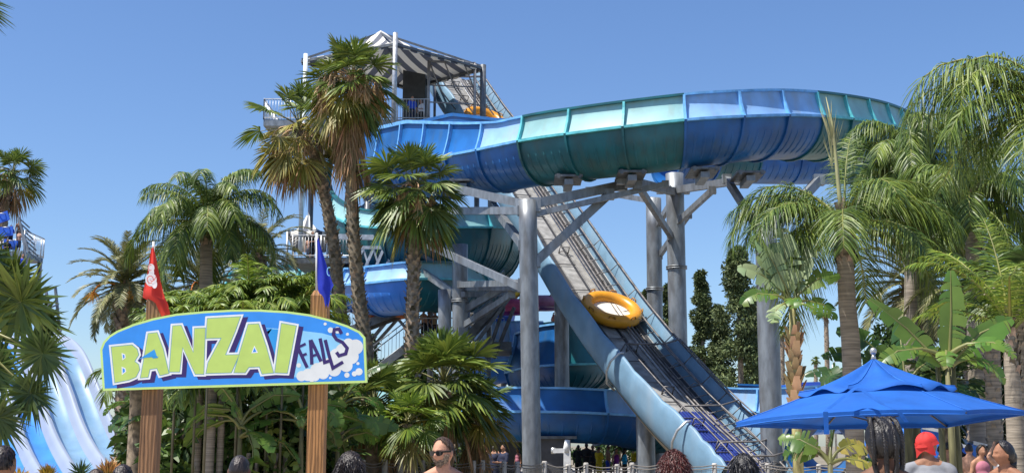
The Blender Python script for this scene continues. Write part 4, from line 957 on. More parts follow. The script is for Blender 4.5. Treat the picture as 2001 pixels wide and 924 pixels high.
banana('bright green banana plant with three upright paddle leaves above the umbrella', b, [(-.03, -.15, 172, 57, .08, 1.35, .215, .25, 1.25, 0), (.02, -.1, 15, 80, .12, 1.25, .20, -.1, -1.3, 0), (.06, -.1, 8, 62, .12, 1.1, .20, .6, -1.25, 0), (.05, -.1, 5, 35, .25, .7, .15, 1.4, -1.0, 1), (0, 0, 250, 30, .25, .5, .15, 1.2, .1, 0),
       (0, 0, 190, 28, .4, .75, .15, 1.0, .9, 1), (0, 0, 330, 45, .35, .7, .15, 1.3, -.5, 1)], stems=((0, 0, 1), (.12, .1, 1), (-.10, .1, 1)), mats=(BAN, BAN), r=.045)
b = P(1770, 760, 28)
banana('dark banana plant in the shade behind the umbrella top', b, [(0, 0, 165, 70, .6, 1.5, .32, .7, 1.0, 0), (0, 0, 150, 40, .6, 1.5, .34, .9, .8, 0), (0, 0, 20, 60, .6, 1.5, .3, .9, -.9, 0), (0, 0, 200, 20, .5, 1.3, .3, 1.1, .6, 1), (0, 0, 80, 80, .5, 1.4, .3, .4, 1.2, 0), (0, 0, 350, 30, .5, 1.3, .3, 1.2, -.7, 0), (0, 0, 185, 55, .6, 1.6, .3, .9, .9, 0)], stems=((0, 0, 1), (.25, .2, 1)), mats=(BAN_D, BAN), r=.1)
b = P(1706, 770, 30)
banana('small dark banana plant right of the ringed palm trunk', b, [(0, 0, 175, 50, .5, 1.3, .28, .9, .8, 0), (0, 0, 185, 25, .4, 1.1, .26, .9, .8, 0), (0, 0, 60, 75, .5, 1.3, .28, .5, 1.1, 0), (0, 0, 20, 50, .5, 1.2, .28, 1.0, -.8, 0)], mats=(BAN_D, BAN), r=.08)
b = P(1622, 905, 22)
banana('torn yellow green banana plant under the left side of the umbrella', b, [(0, 0, 158, 62, .3, .75, .24, 1.0, .9, 0), (0, 0, 140, 48, .3, .7, .24, 1.1, .9, 0), (0, 0, 25, 60, .3, .7, .18, 1.2, -.9, 1), (0, 0, 60, 78, .3, .75, .24, .8, 1.2, 0), (0, 0, 5, 25, .3, .6, .14, 1.0, -.8, 1)], mats=(BAN, FAN_Y), r=.06)
# jungle of bananas behind the sign
random.seed(71)
jl = ['banana plant with tattered leaves behind the left sign post', 'banana plant low between the sign posts, left of the bare trunks', 'banana plant with yellow edged leaves above the bald head', 'broad dark banana plant under the middle of the sign', 'banana plant with upright pale leaf left of the right sign post',
      'dark banana plant right of the right sign post', 'banana plant in the back row just right of the left sign post', 'tall banana plant peeping over the top of the sign', 'banana plant in the back row under the left half of the sign', 'banana plant in the back row under the right half of the sign', 'short banana plant just left of the fan palm bush', 'banana plant whose pale leaves show above the sign near the blue flag']
jp = [(290, 800, 33), (350, 840, 30), (470, 830, 27.5), (545, 800, 29), (590, 815, 28), (670, 790, 31), (330, 760, 34), (480, 705, 31), (300, 790, 35), (430, 770, 35), (660, 850, 29), (560, 712, 31)]
for k, (px, py, Y) in enumerate(jp):
    b = P(px, py, Y); lv = []
    for i in range(13):
        lv.append((0, random.uniform(-.3, .2), i * 137 + random.uniform(-20, 20), random.uniform(0, 82), random.uniform(.3, .6), random.uniform(.7, 1.25), random.uniform(.15, .25), random.uniform(.5, 1.8), random.uniform(-1.4, 1.4), random.choice((0, 0, 1))))
    banana(jl[k], b, lv, stems=((0, 0, 1),), mats=(BAN_D if k in (0, 3, 5, 6, 8, 9) else BAN, BAN), r=.06, group='banana plants behind the sign')
for k, (px, Y, r_) in enumerate([(388, 28.5, .10), (413, 28, .105), (433, 28.2, .08), (268, 30, .2), (520, 32, .13)]):
    pts = cr([P(px + 3, 745, Y), P(px, 820, Y), Vector((P(px - 3, 868, Y).x, Y, 0))], 6); labs = ['leftmost of the slender grey trunks under the sign', 'middle slender grey trunk under the sign', 'thin pale trunk right of the middle grey trunk', 'thick dark shaded trunk left of the left sign post', 'leaning dark trunk under the centre of the sign']
    o = thing('queen_palm', gz(pts[-1]), labs[k], 'palm tree', 'slender trunks under the sign'); mb = MB(); mb.tube(pts, r_, 12, jitter=.08); mb.build('trunk', [BARK_G if k != 3 else BARK], o)
    mb = MB()
    for i in range(9): frond(mb, pts[0], i * 2.4, R(75 - 8 * i), 1.5, 1.8, .4, n=40, droop=.6)
    mb.build('crown', [QUEEN, QUEEN, RACH], o)
# leafy shrubs that close the view (each its own plant)
def shrub(label, x0, x1, ytop, Y, mat=SHRUB, n=40, sz=.16, group='shrubs', k_=130, dep=.9):
    a, b_ = P(x0, ytop, Y), P(x1, ytop, Y); o = thing('shrub', ((a.x + b_.x) / 2, Y, 0), label, 'shrub', group); mb = MB(); ms2 = MB()
    for i in range(n):
        x = random.uniform(a.x, b_.x); z = random.uniform(.2, a.z) ; r_ = random.uniform(.25, .5); edge_ = 1 - abs((x - (a.x + b_.x) / 2) / ((b_.x - a.x) / 2)) ** 3 * .3
        clump(mb, (x, Y + random.uniform(-dep, dep), z * edge_), (r_, r_, r_), k_, sz)
    for i in range(5):
        x = a.x + (b_.x - a.x) * (i + .5) / 5; ms2.tube([(x, Y, 0), (x + .1, Y, a.z * .8)], .05, 6); ms2.build('stem', [BARK], o); ms2 = MB()
    pass; mb.build('foliage', [mat], o); return o
random.seed(80)
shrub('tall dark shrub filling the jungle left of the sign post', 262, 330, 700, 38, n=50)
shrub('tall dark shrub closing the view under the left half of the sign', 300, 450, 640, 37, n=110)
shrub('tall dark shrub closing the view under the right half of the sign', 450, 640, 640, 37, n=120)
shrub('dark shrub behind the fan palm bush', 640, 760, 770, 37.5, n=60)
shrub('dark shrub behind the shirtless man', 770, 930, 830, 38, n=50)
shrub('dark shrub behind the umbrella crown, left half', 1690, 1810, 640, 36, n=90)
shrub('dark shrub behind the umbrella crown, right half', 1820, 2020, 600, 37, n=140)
shrub('leafy shrub with yellow flowers behind the crowd under the slide', 960, 1110, 858, 84, n=24, sz=.3)
shrub('pale leafy shrub behind the crowd right of the footing', 1120, 1300, 862, 84, n=24, sz=.3)
shrub('low shrub line at the far end of the lane slide', 1380, 1560, 800, 90, n=60, sz=.4)
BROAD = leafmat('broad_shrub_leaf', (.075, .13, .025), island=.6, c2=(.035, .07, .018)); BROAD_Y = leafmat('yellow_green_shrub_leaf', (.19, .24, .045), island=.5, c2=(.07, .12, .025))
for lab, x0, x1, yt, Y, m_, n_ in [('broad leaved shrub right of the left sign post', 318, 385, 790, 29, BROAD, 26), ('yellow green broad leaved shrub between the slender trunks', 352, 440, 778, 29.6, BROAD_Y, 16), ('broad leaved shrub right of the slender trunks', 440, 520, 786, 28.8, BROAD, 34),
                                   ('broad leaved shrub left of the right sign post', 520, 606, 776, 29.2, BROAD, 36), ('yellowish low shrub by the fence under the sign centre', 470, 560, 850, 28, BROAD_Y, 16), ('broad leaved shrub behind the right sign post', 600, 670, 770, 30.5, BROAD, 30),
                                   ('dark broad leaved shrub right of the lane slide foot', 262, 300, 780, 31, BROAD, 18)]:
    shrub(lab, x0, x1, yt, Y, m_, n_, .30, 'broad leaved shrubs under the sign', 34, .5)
shrub('added dark shrub mass filling in for the structure beyond the stairs between palm trunks', 630, 790, 668, 78, n=90, sz=.45, dep=1.5)  # both masses added to darken the backdrop, in place of a dark structure
shrub('added dark shrub mass filling in for the structure beyond the lower landing', 780, 935, 690, 79, n=80, sz=.45, dep=1.5)
# golden tipped spiky plants at the foot of the lane slide
random.seed(90)
def spiky(label, px, ytop, Y, rpx, mat=YSP, n=170):
    c = P(px, ytop, Y); r_ = rpx * Y / F; o = thing('spiky_plant', (c.x, Y, 0), label, 'plant', 'golden tipped spiky plants'); base = Vector((c.x, Y, c.z - r_ * 2.1)); mb = MB(); n2 = n
    mb.tube([(c.x, Y, 0), base], .06, 6, 1)
    d = nrm(np.column_stack([RNG.normal(0, .42, n2), RNG.normal(0, .42, n2), rnd(.5, 1, n2)])); B = np.array(list(base)) + d * rnd(.2, .9, n2)[:, None] * r_
    strips(mb, B, d, nrm(np.cross(d, RNG.normal(0, 1, (n2, 3)))), r_ * rnd(.6, 1.2, n2), r_ * .12, .05, mat=0)
    d = nrm(np.column_stack([RNG.normal(0, .9, 60), RNG.normal(0, .9, 60), rnd(.1, .8, 60)])); B = np.repeat(np.array([list(base)]), 60, 0)
    strips(mb, B, d, nrm(np.cross(d, RNG.normal(0, 1, (60, 3)))), r_ * 1.3, r_ * .1, .1, mat=1); return mb.build('leaves', [mat, GRN], o)
spiky('golden tipped plant nearest the left edge', 38, 902, 17, 20)
spiky('golden tipped plant second from the left edge', 95, 896, 17.5, 17)
spiky('orange tipped plant left of the left sign post', 213, 884, 18, 22, leafmat('orange_tips', (.68, .36, .12), island=.35))
spiky('green spiky plant between the golden ones', 160, 884, 18, 20, GRN, 40)
# ================================================================ sign
SY = 12.5
def SP(px, py): return P(px, py, SY)
def q1(zx, zy): return SP(180 + zx / 2, 462 + zy / 2)
def q3(zx, zy): return SP(560 + zx / 2, 462 + zy / 2)
def offset(pts, d):
    """mitred offset of a closed outline in XZ"""
    n = len(pts); A = sum(pts[i].x * pts[(i + 1) % n].z - pts[(i + 1) % n].x * pts[i].z for i in range(n)); s = 1 if A > 0 else -1; out = []
    for i in range(n):
        a, b, c = pts[i - 1], pts[i], pts[(i + 1) % n]
        e1 = Vector((b.x - a.x, b.z - a.z)).normalized(); e2 = Vector((c.x - b.x, c.z - b.z)).normalized()
        n1 = Vector((e1.y, -e1.x)) * s; n2 = Vector((e2.y, -e2.x)) * s; m = n1 + n2
        m = m.normalized() if m.length > .1 else n1
        k = min(1.9, 1 / max(.3, m.dot(n1))); out.append(Vector((b.x + m.x * d * k, b.y, b.z + m.y * d * k)))
    return out
def stroke(pts, w):
    """mitred ribbon along an open line -> closed outline"""
    L, Rr = [], []
    for i, p in enumerate(pts):
        a = pts[max(i - 1, 0)]; c = pts[min(i + 1, len(pts) - 1)]
        e1 = Vector((p.x - a.x, p.z - a.z)); e2 = Vector((c.x - p.x, c.z - p.z))
        e1 = e1.normalized() if e1.length > 0 else e2.normalized(); e2 = e2.normalized() if e2.length > 0 else e1
        n1 = Vector((-e1.y, e1.x)); n2 = Vector((-e2.y, e2.x)); m = (n1 + n2).normalized(); k = min(1.8, 1 / max(.4, m.dot(n1))) * w / 2
        L.append(Vector((p.x + m.x * k, p.y, p.z + m.y * k))); Rr.append(Vector((p.x - m.x * k, p.y, p.z - m.y * k)))
    return L + Rr[::-1]
PAINT = lambda n, c: M(n, c, rough=.42, var=.05, scale=6)
S_GREEN = PAINT('lime_green_paint', (.50, .66, .15)); S_EDGE = PAINT('pale_lime_edge', (.56, .78, .24)); S_BLUE = PAINT('sign_blue_paint', (.035, .27, .78)); S_WHITE = PAINT('sign_white_paint', (.80, .82, .82))
S_PURP = PAINT('deep_purple_paint', (.035, .015, .13)); S_SKY = PAINT('light_sky_paint', (.28, .62, .88)); S_CYAN = PAINT('cyan_paint', (.03, .32, .74)); S_CLOUD = PAINT('cloud_paint', (.74, .76, .74)); S_LINE = PAINT('thin_blue_outline', (.10, .33, .42))
sg = thing('park_sign', (SP(458, 700).x, SY, 0), 'arched blue sign reading BANZAI FALLS with lime edge on two wooden posts', 'sign')
top = [(197, 683), (203, 668), (214, 656), (230, 646), (262, 633), (300, 622), (345, 613), (400, 608), (455, 605), (510, 605), (560, 608), (605, 614), (645, 624), (680, 636), (703, 647), (714, 659)]
outl = [SP(*p) for p in top] + [SP(718, 747), SP(202, 763)]
mb = MB(); mb.poly(outl, SY - .02, SY + .03); mb.build('board', [S_EDGE], sg)
inn = offset(outl, -.022)
mb = MB(); mb.poly(inn, SY - .0204); mb.build('blue_face', [S_BLUE], sg)
wedge = [q1(588, 357), (q1(700, 358)), q1(800, 366), q1(900, 378), q1(985, 402), q1(1000, 430), q1(940, 500), q1(860, 552), q1(800, 550), q1(772, 546), q1(700, 520), q1(590, 440)]
mb = MB(); mb.poly(wedge, SY - .0206); mb.build('light_wedge', [S_SKY], sg)
mb = MB(); mb.poly([q1(592, 360), q1(705, 360), q1(600, 520), q1(545, 470)], SY - .0207); mb.poly([q1(700, 362), q1(745, 364), q1(712, 480), q1(672, 380)], SY - .0207); mb.build('cyan_rays', [S_CYAN], sg)
# cloud puffs and bubbles
mb = MB(); puffs = [(820, 545, 20), (845, 540, 24), (872, 545, 20), (880, 520, 26), (905, 535, 22), (930, 505, 32), (948, 520, 26), (975, 490, 32), (985, 450, 34), (1005, 440, 32), (1030, 432, 30), (1015, 470, 28), (960, 470, 34), (995, 505, 24), (1002, 420, 22), (900, 505, 18),
         (912, 342, 6), (933, 366, 11), (999, 382, 6), (1040, 496, 6), (997, 541, 10), (1044, 528, 14), (1026, 536, 10), (932, 552, 5), (809, 503, 9), (960, 366, 13), (860, 556, 12)]
for k, (zx, zy, r_) in enumerate(puffs):
    c = q1(zx, zy); rr = r_ / 2 * SY / F; y_ = SY - .0209 - .00003 * k
    mb.poly([Vector((c.x + rr * math.cos(a), SY, c.z + rr * math.sin(a))) for a in [2 * math.pi * i / 22 for i in range(22)]], y_)
mb.build('cloud', [S_CLOUD], sg)
LET = {
 'B': ([(78, 432), (158, 424), (178, 440), (184, 462), (168, 488), (184, 500), (188, 520), (174, 548), (146, 560), (92, 570)], [[(118, 455), (132, 460), (134, 474), (121, 484)], [(118, 508), (133, 514), (136, 528), (119, 541)]]),
 'A': ([(222, 380), (256, 376), (280, 440), (302, 534), (268, 542), (256, 514), (228, 518), (221, 549), (192, 551), (205, 480)], []),
 'N': ([(318, 350), (350, 348), (398, 455), (403, 360), (444, 358), (438, 537), (406, 537), (356, 432), (344, 528), (304, 528)], []),
 'Z': ([(453, 321), (581, 314), (560, 372), (522, 463), (576, 462), (546, 531), (448, 534), (456, 492), (508, 396), (448, 398)], []),
 'A2': ([(612, 344), (652, 342), (682, 430), (710, 532), (666, 536), (656, 508), (614, 510), (600, 531), (557, 531), (580, 450)], [[(636, 426), (650, 454), (624, 456)]]),
 'I': ([(742, 340), (799, 350), (764, 533), (716, 531)], [])}
nx = 0
for kx, (o_, hs) in LET.items():
    oo = [q1(*p) for p in o_]; hh = [[q1(*p) for p in h] for h in hs]; dx = .00005 * nx
    sh = [Vector((p.x + .045, p.y, p.z - .030)) for p in offset(oo, .026)]
    mb = MB(); mb.poly(sh, SY - .0210 - dx); mb.build('letter_shadow', [S_PURP], sg)
    mb = MB(); mb.poly(offset(oo, .024), SY - .0218 - dx); mb.build('letter_outline', [S_WHITE], sg)
    mb = MB(); mb.poly(offset(oo, .006), SY - .0222 - dx); mb.build('letter_keyline', [S_LINE], sg)
    mb = MB(); mb.poly(oo, SY - .0226 - dx); l_ = mb.build('letter', [S_GREEN], sg)
    for h in hh:
        mb = MB(); mb.poly(h, SY - .0230 - dx); mb.build('counter', [S_WHITE], l_)
        mb = MB(); mb.poly(offset(h, -.010), SY - .0234 - dx); mb.build('counter_fill', [S_BLUE], l_)
    nx += 1
mb = MB(); mb.poly([q1(182, 481), q1(246, 441), q1(256, 469), q1(205, 474)], SY - .0238); mb.poly([q1(236, 470), q1(262, 468), q1(258, 474), q1(240, 476)], SY - .0238); mb.build('cyan_dart', [S_CYAN], sg)
FL = [[(45, 432), (62, 470), (82, 512)], [(45, 434), (76, 419)], [(60, 466), (80, 458)],
      [(94, 404), (98, 455), (100, 500)], [(96, 404), (116, 445), (136, 488)], [(99, 468), (122, 460)],
      [(132, 398), (141, 440), (150, 492), (168, 486)], [(152, 404), (166, 460), (182, 514), (222, 490)],
      [(216, 380), (206, 362), (188, 364), (184, 384), (196, 402), (220, 414), (238, 436), (232, 458), (206, 466), (196, 452)]]
mb = MB()
for k, ln in enumerate(FL):
    mb.poly(stroke([q3(*p) for p in ln], .034 if k in (0, 3, 4, 6, 7, 8) else .026), SY - .0222 - .00004 * k)
mb.build('small_lettering', [S_PURP], sg)
def wood(name, c, knots):
    m = bpy.data.materials.new(name); m.use_nodes = True; n = m.node_tree.nodes; l = m.node_tree.links; b = n['Principled BSDF']
    tc = n.new('ShaderNodeTexCoord'); mp = n.new('ShaderNodeMapping'); mp.inputs['Scale'].default_value = (1, 1, .10); l.new(tc.outputs['Object'], mp.inputs[0])
    wv = n.new('ShaderNodeTexWave'); wv.wave_type = 'BANDS'; wv.bands_direction = 'X'; wv.inputs['Scale'].default_value = 9; wv.inputs['Distortion'].default_value = knots; wv.inputs['Detail'].default_value = 4; wv.inputs['Detail Scale'].default_value = 1.6
    l.new(mp.outputs[0], wv.inputs['Vector']); no = n.new('ShaderNodeTexNoise'); no.inputs['Scale'].default_value = 45; mp2 = n.new('ShaderNodeMapping'); mp2.inputs['Scale'].default_value = (1, 1, .06)
    l.new(tc.outputs['Object'], mp2.inputs[0]); l.new(mp2.outputs[0], no.inputs['Vector'])
    mx = n.new('ShaderNodeMix'); mx.data_type = 'RGBA'; mx.inputs[6].default_value = (*[v * .58 for v in c], 1); mx.inputs[7].default_value = (*c, 1); l.new(wv.outputs['Fac'], mx.inputs[0])
    m2 = n.new('ShaderNodeMix'); m2.data_type = 'RGBA'; m2.blend_type = 'MULTIPLY'; m2.inputs[0].default_value = .8
    rr = n.new('ShaderNodeMapRange'); rr.inputs[1].default_value = .3; rr.inputs[2].default_value = .6; rr.inputs[3].default_value = .45; l.new(no.outputs[0], rr.inputs[0])
    l.new(mx.outputs[2], m2.inputs[6]); l.new(rr.outputs[0], m2.inputs[7]); l.new(m2.outputs[2], b.inputs['Base Color']); b.inputs['Roughness'].default_value = .75
    bp = n.new('ShaderNodeBump'); bp.inputs['Strength'].default_value = .5; bp.inputs['Distance'].default_value = .01; l.new(wv.outputs['Fac'], bp.inputs['Height']); l.new(bp.outputs[0], b.inputs['Normal'])
    return m
WOOD = wood('stained_post_wood', (.46, .22, .075), 7); WOOD2 = wood('brown_post_wood', (.30, .155, .07), 6)
for xa, xb, dep, ytop, m in ((281, 311, .16, 586, WOOD2), (604, 636, .16, 576, WOOD)):
    a, b = P(xa, 700, SY + .04).x, P(xb, 700, SY + .04).x; z1 = P(xa, ytop, SY).z; mb = MB(); y0, y1 = SY + .035, SY + .035 + dep * 1.35
    V = [(a, y0, 0), (b, y0, 0), (b, y1, 0), (a, y1, 0), (a, y0, z1), (b, y0, z1), (b, y1, z1), (a, y1, z1)]
    e = .03; V += [(a + e, y0 + e, z1 + .055), (b - e, y0 + e, z1 + .055), (b - e, y1 - e, z1 + .055), (a + e, y1 - e, z1 + .055)]
    mb.block(V, [(0, 1, 5, 4), (1, 2, 6, 5), (2, 3, 7, 6), (3, 0, 4, 7), (4, 5, 9, 8), (5, 6, 10, 9), (6, 7, 11, 10), (7, 4, 8, 11), (8, 9, 10, 11)])
    po = mb.build('post', [m], sg)
# flags
def flag(label, px_top, yt, px_foot, yf, Yf, m, shape, emblem):
    o = thing('flag', P(px_foot, yf, Yf), label, 'flag', 'limp flags on the sign posts'); mb = MB(); mb.cyl(P(px_foot, yf + 8, Yf), P(px_top, yt, Yf), .013, n=8); mb.build('pole', [M('white_pole', (.6, .6, .58), rough=.5)], o)
    mb = MB(); rows = []
    for py, xl, xr, ph in shape:
        row = []
        for i in range(15):
            f = i / 14; x = xl + (xr - xl) * f; w_ = math.sin(f * math.pi * 2.3 + ph) * .035 + math.sin(f * 9 + ph * 2) * .012
            row.append(P(x, py + 3 * math.sin(f * 6 + ph), Yf - .05 + w_ * min(1, (xr - xl) / 40)))
        rows.append(row)
    mb.grid(rows, 0, True); f_ = mb.build('cloth', [m], o)
    if emblem:
        for k, (pts, wd, mt) in enumerate(emblem):
            mb = MB(); mb.poly(stroke([P(*p, Yf) for p in pts], wd) if wd else [P(*p, Yf) for p in pts], Yf - .105 - .002 * k); mb.build('emblem', [mt], f_)
    return o
RED = M('red_flag_cloth', (.70, .045, .03), rough=.75, var=.12, scale=5, transl=.25); BLUF = M('blue_flag_cloth', (.012, .03, .42), rough=.75, var=.15, scale=5, transl=.2)
WE = M('white_emblem', (.8, .75, .75), rough=.7)
def circ(cx, cy, rx, ry, a0=0, a1=360, n=16): return [(cx + rx * math.cos(R(a0 + (a1 - a0) * i / n)), cy - ry * math.sin(R(a0 + (a1 - a0) * i / n))) for i in range(n + (0 if a1 - a0 >= 360 else 1))]
flag('limp red flag with a white swirl emblem on the left sign post', 300, 472, 300, 582, SY + .08, RED,
     [(483, 296, 300, 0), (500, 293, 304, .3), (520, 290, 308, .5), (545, 285, 313, .8), (565, 280, 318, 1.1), (578, 279, 322, 1.4), (590, 300, 328, 1.6), (608, 310, 332, 2), (618, 317, 332, 2.2)],
     [(circ(301, 526, 6.5, 8), 0, WE), (circ(302, 535, 5, 8), 0, WE), (circ(301, 549, 11, 13), 0, WE), (circ(308, 558, 5, 8), 0, WE), (circ(300, 526, 4, 5, 60, 300), .006, RED), (circ(300, 549, 6, 7, 0, 300), .006, RED), ([(300, 550), (303, 553), (309, 548), (312, 541)], .006, RED)])
flag('limp blue flag with part of a pale ring on the right sign post', 619, 455, 619, 574, SY + .08, BLUF,
     [(466, 619, 623, 0), (485, 620, 628, .3), (505, 620, 634, .5), (525, 620, 641, .8), (545, 620, 648, 1.1), (555, 621, 652, 1.4), (566, 622, 645, 1.7), (580, 632, 645, 2), (597, 636, 641, 2.2)],
     [(circ(646, 533, 4, 8, 60, 290), .008, S_SKY)])

# ================================================================ umbrella
um = thing('patio_umbrella', (P(1710, 800, 14.6).x, 14.6, 0), 'large royal blue patio umbrella with vented top and silver finial', 'umbrella')
UC = M('royal_blue_canvas', (.005, .10, .42), rough=.8, var=.16, scale=2.5, transl=.12, bump=.6, bscale=5, dirt=(.02, .11, .42), dirt_amt=.4)
A_ = P(1707, 700, 14.6)
cor = [P(1438, 826, 14.3), P(1612, 806, 13.2), P(1888, 801, 13.2), P(2003, 803, 14.4), P(1850, 828, 15.9), P(1610, 832, 16.0)]
U1, U2 = P(1707, 716, 14.6), A_
mb = MB(); n_ = 12
for i in range(6):
    a, b = cor[i], cor[(i + 1) % 6]; rows = []
    for j in range(n_ + 1):
        e = a.lerp(b, j / n_); e = e + Vector((0, 0, .02 * math.sin(math.pi * j / n_))); row = []
        for s in range(9):
            t = s / 8; q = e.lerp(U1, t * .94); q.z -= .022 * math.sin(math.pi * t) * (1 - .3 * math.sin(math.pi * j / n_)); row.append(q)
        rows.append(row)
    mb.grid(rows, 0, True)
    mb.grid([[a.lerp(b, j / n_) + Vector((0, 0, .02 * math.sin(math.pi * j / n_))), a.lerp(b, j / n_) + Vector((0, 0, -.045))] for j in range(n_ + 1)], 0)
mb.build('canopy', [UC], um)
mb = MB()
for i in range(6):
    a, b = [U1.lerp(c, .545) + Vector((0, 0, .055)) for c in (cor[i], cor[(i + 1) % 6])]; rows = []
    for j in range(n_ + 1):
        t2 = j / n_; e = a.lerp(b, t2) + Vector((0, 0, -.035 * math.sin(t2 * math.pi * (2 if i % 2 else 3)) )); out_ = (e - U1); out_.z = 0; out_.normalize(); row = [e + out_ * .02 + Vector((0, 0, -.035))]
        for s in range(7):
            t = s / 6; q = e.lerp(U2, t); q.z -= .09 * math.sin(math.pi * t) * (.6 + .4 * math.cos(2 * math.pi * t2)); row.append(q)
        rows.append(row)
    mb.grid(rows, 0, True)
mb.build('vent_flap', [UC], um)
SEAM = M('canvas_seam', (.012, .13, .50), rough=.7)
mb = MB()
for i in range(6):
    c = cor[i]; mb.tube([c.lerp(U1, t * .94) + Vector((0, 0, -.022 * math.sin(math.pi * t) + .004)) for t in [k / 8 for k in range(9)]], .006, 5)
    mb.tube([c.lerp(cor[(i + 1) % 6], j / 12) + Vector((0, 0, .02 * math.sin(math.pi * j / 12) - .044)) for j in range(13)], .006, 5)
    e = U1.lerp(c, .545) + Vector((0, 0, .055)); mb.tube([e.lerp(U2, t) + Vector((0, 0, -.09 * math.sin(math.pi * t) + .004)) for t in [k / 6 for k in range(7)]], .006, 5)
mb.build('seam_piping', [SEAM], um)
mb = MB(); mb.cyl((A_.x, 14.6, 0), A_ + Vector((0, 0, .02)), .025, n=12); mb.build('pole', [M('silver_pole', (.5, .5, .5), rough=.3, metal=.8)], um)
mb = MB(); mb.cyl(A_ + Vector((0, 0, -.02)), A_ + Vector((0, 0, .05)), .035, .02); mb.ell(A_ + Vector((0, 0, .085)), (.042, .042, .045)); mb.build('finial', [M('brushed_finial', (.42, .42, .40), rough=.35, metal=.6)], um)
for c in cor:
    mb = MB(); mb.tube([U1.lerp(c, t / 8) + Vector((0, 0, -.03 - .022 * math.sin(math.pi * t / 8))) for t in range(9)], .012, 6); mb.beam(Vector((A_.x, 14.6, A_.z - .75)), U1.lerp(c, .5) + Vector((0, 0, -.12)), .016); mb.build('rib', [M('bronze_rib', (.05, .045, .04), rough=.5)], um)
for s_, e_ in ((0, [(1672, 758, 13.25), (1650, 775, 13.15), (1618, 800, 13.05), (1612, 806, 13.0), (1614, 850, 13.0)]), (1, [(1684, 764, 13.25), (1725, 792, 13.1), (1752, 802, 13.0), (1770, 826, 13.0)])):
    mb = MB(); rows = [[P(*q) + Vector((-.025, -.03, .01)), P(*q) + Vector((.025, -.03, .01))] for q in e_]; mb.grid(rows); mb.grid([[b + Vector((0, .006, 0)), a + Vector((0, .006, 0))] for a, b in rows]); mb.build('tie_strap', [UC], um)
mb = MB(); mb.cyl((A_.x, 14.6, .004), (A_.x, 14.6, .09), .3, n=24); mb.build('base', [M('cast_iron', (.06, .06, .06), rough=.6)], um)

# ================================================================ fence
FW = M('weathered_fence_wood', (.42, .40, .37), rough=.85, var=.3, scale=5, stretch=(2, 2, .4)); ROPE = M('grey_rope', (.22, .20, .18), rough=.9)
fpx = [(333, 892, 30), (352, 891, 30), (368, 890, 30), (382, 891, 30), (402, 890, 30), (415, 892, 30), (437, 892, 30), (455, 892, 30), (488, 893, 30.2), (515, 893, 30.4), (551, 894, 30.6), (583, 893, 30.8), (648, 896, 31.2), (709, 897, 31.8), (752, 896, 32.2), (782, 896, 32.6), (811, 897, 33),
       (826, 897, 33.2), (925, 899, 34), (943, 898, 34.2), (985, 900, 34.6), (1011, 901, 34.8), (1064, 900, 35), (1110, 906, 35.3), (1145, 903, 35.6), (1206, 906, 35.9), (1235, 903, 36), (1292, 902, 36), (1396, 904, 36), (1500, 904, 36), (1600, 906, 36), (1700, 906, 36), (1800, 907, 35.6), (1900, 908, 35)]
fe = thing('rope_fence', (0, 33, 0), 'weathered wooden post fence strung with sagging rope and netting across the bottom', 'fence')
pp = []
for px, py, Y in fpx:
    t = P(px, py, Y); r_ = .075 if Y > 31 else .05; mb = MB(); mb.tube([(t.x, Y, 0), (t.x, Y, t.z - .03), (t.x, Y, t.z)], [r_, r_, r_ * .75], 9); mb.build('fence_post', [FW], fe); pp.append(t)
mb = MB()
for a, b in zip(pp[:-1], pp[1:]):
    for dz in (-.06, -.14):
        mb.tube([a.lerp(b, t) + Vector((0, -.06, dz - .07 * math.sin(math.pi * t))) for t in (0, .25, .5, .75, 1)], .016, 5)
mb.build('rope', [ROPE], fe)
mb = MB()
for a, b in zip(pp[:-1], pp[1:]):
    for k in range(9): mb.tube([a.lerp(b, t) + Vector((0, -.05, -.2 - k * .11 - .07 * math.sin(math.pi * t) * (1 - k / 9))) for t in (0, .5, 1)], .006, 3, caps=False)
    n_ = int((b - a).length / .12)
    for k in range(1, n_): q = a.lerp(b, k / n_); mb.cyl(q + Vector((0, -.05, -.2)), (q.x, q.y - .05, .1), .005, n=3)
mb.build('netting', [ROPE], fe)
# grey pump block, white valve under the slide
o = thing('valve_stand', gz(P(1108, 880, 50)), 'white valve pipe standing in front of the dark footing', 'pipe'); mb = MB(); p = P(1108, 880, 50)
mb.box((p.x, 50, .75), (.28, .25, 1.5)); mb.box((p.x - .32, 50, 1.62 - .1), (.5, .2, .18)); mb.cyl((p.x - .02, 50, 1.45), (p.x + .02, 50, 1.95), .16, .1); mb.build('pipe', [M('white_pipe', (.75, .75, .74), rough=.5)], o)
mb = MB(); mb.cyl((p.x - .55, 50, 1.40), (p.x - .55, 50, 1.64), .09); mb.build('cap', [RAILM], o)
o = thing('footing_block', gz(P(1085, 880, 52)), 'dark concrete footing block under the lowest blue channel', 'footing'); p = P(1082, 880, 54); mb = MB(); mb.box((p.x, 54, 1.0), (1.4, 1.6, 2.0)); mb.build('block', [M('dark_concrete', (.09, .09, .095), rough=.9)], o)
mb = MB(); mb.box((p.x, 54, 2.06), (1.9, 1.9, .12)); mb.build('cap_plate', [DARKST], o)
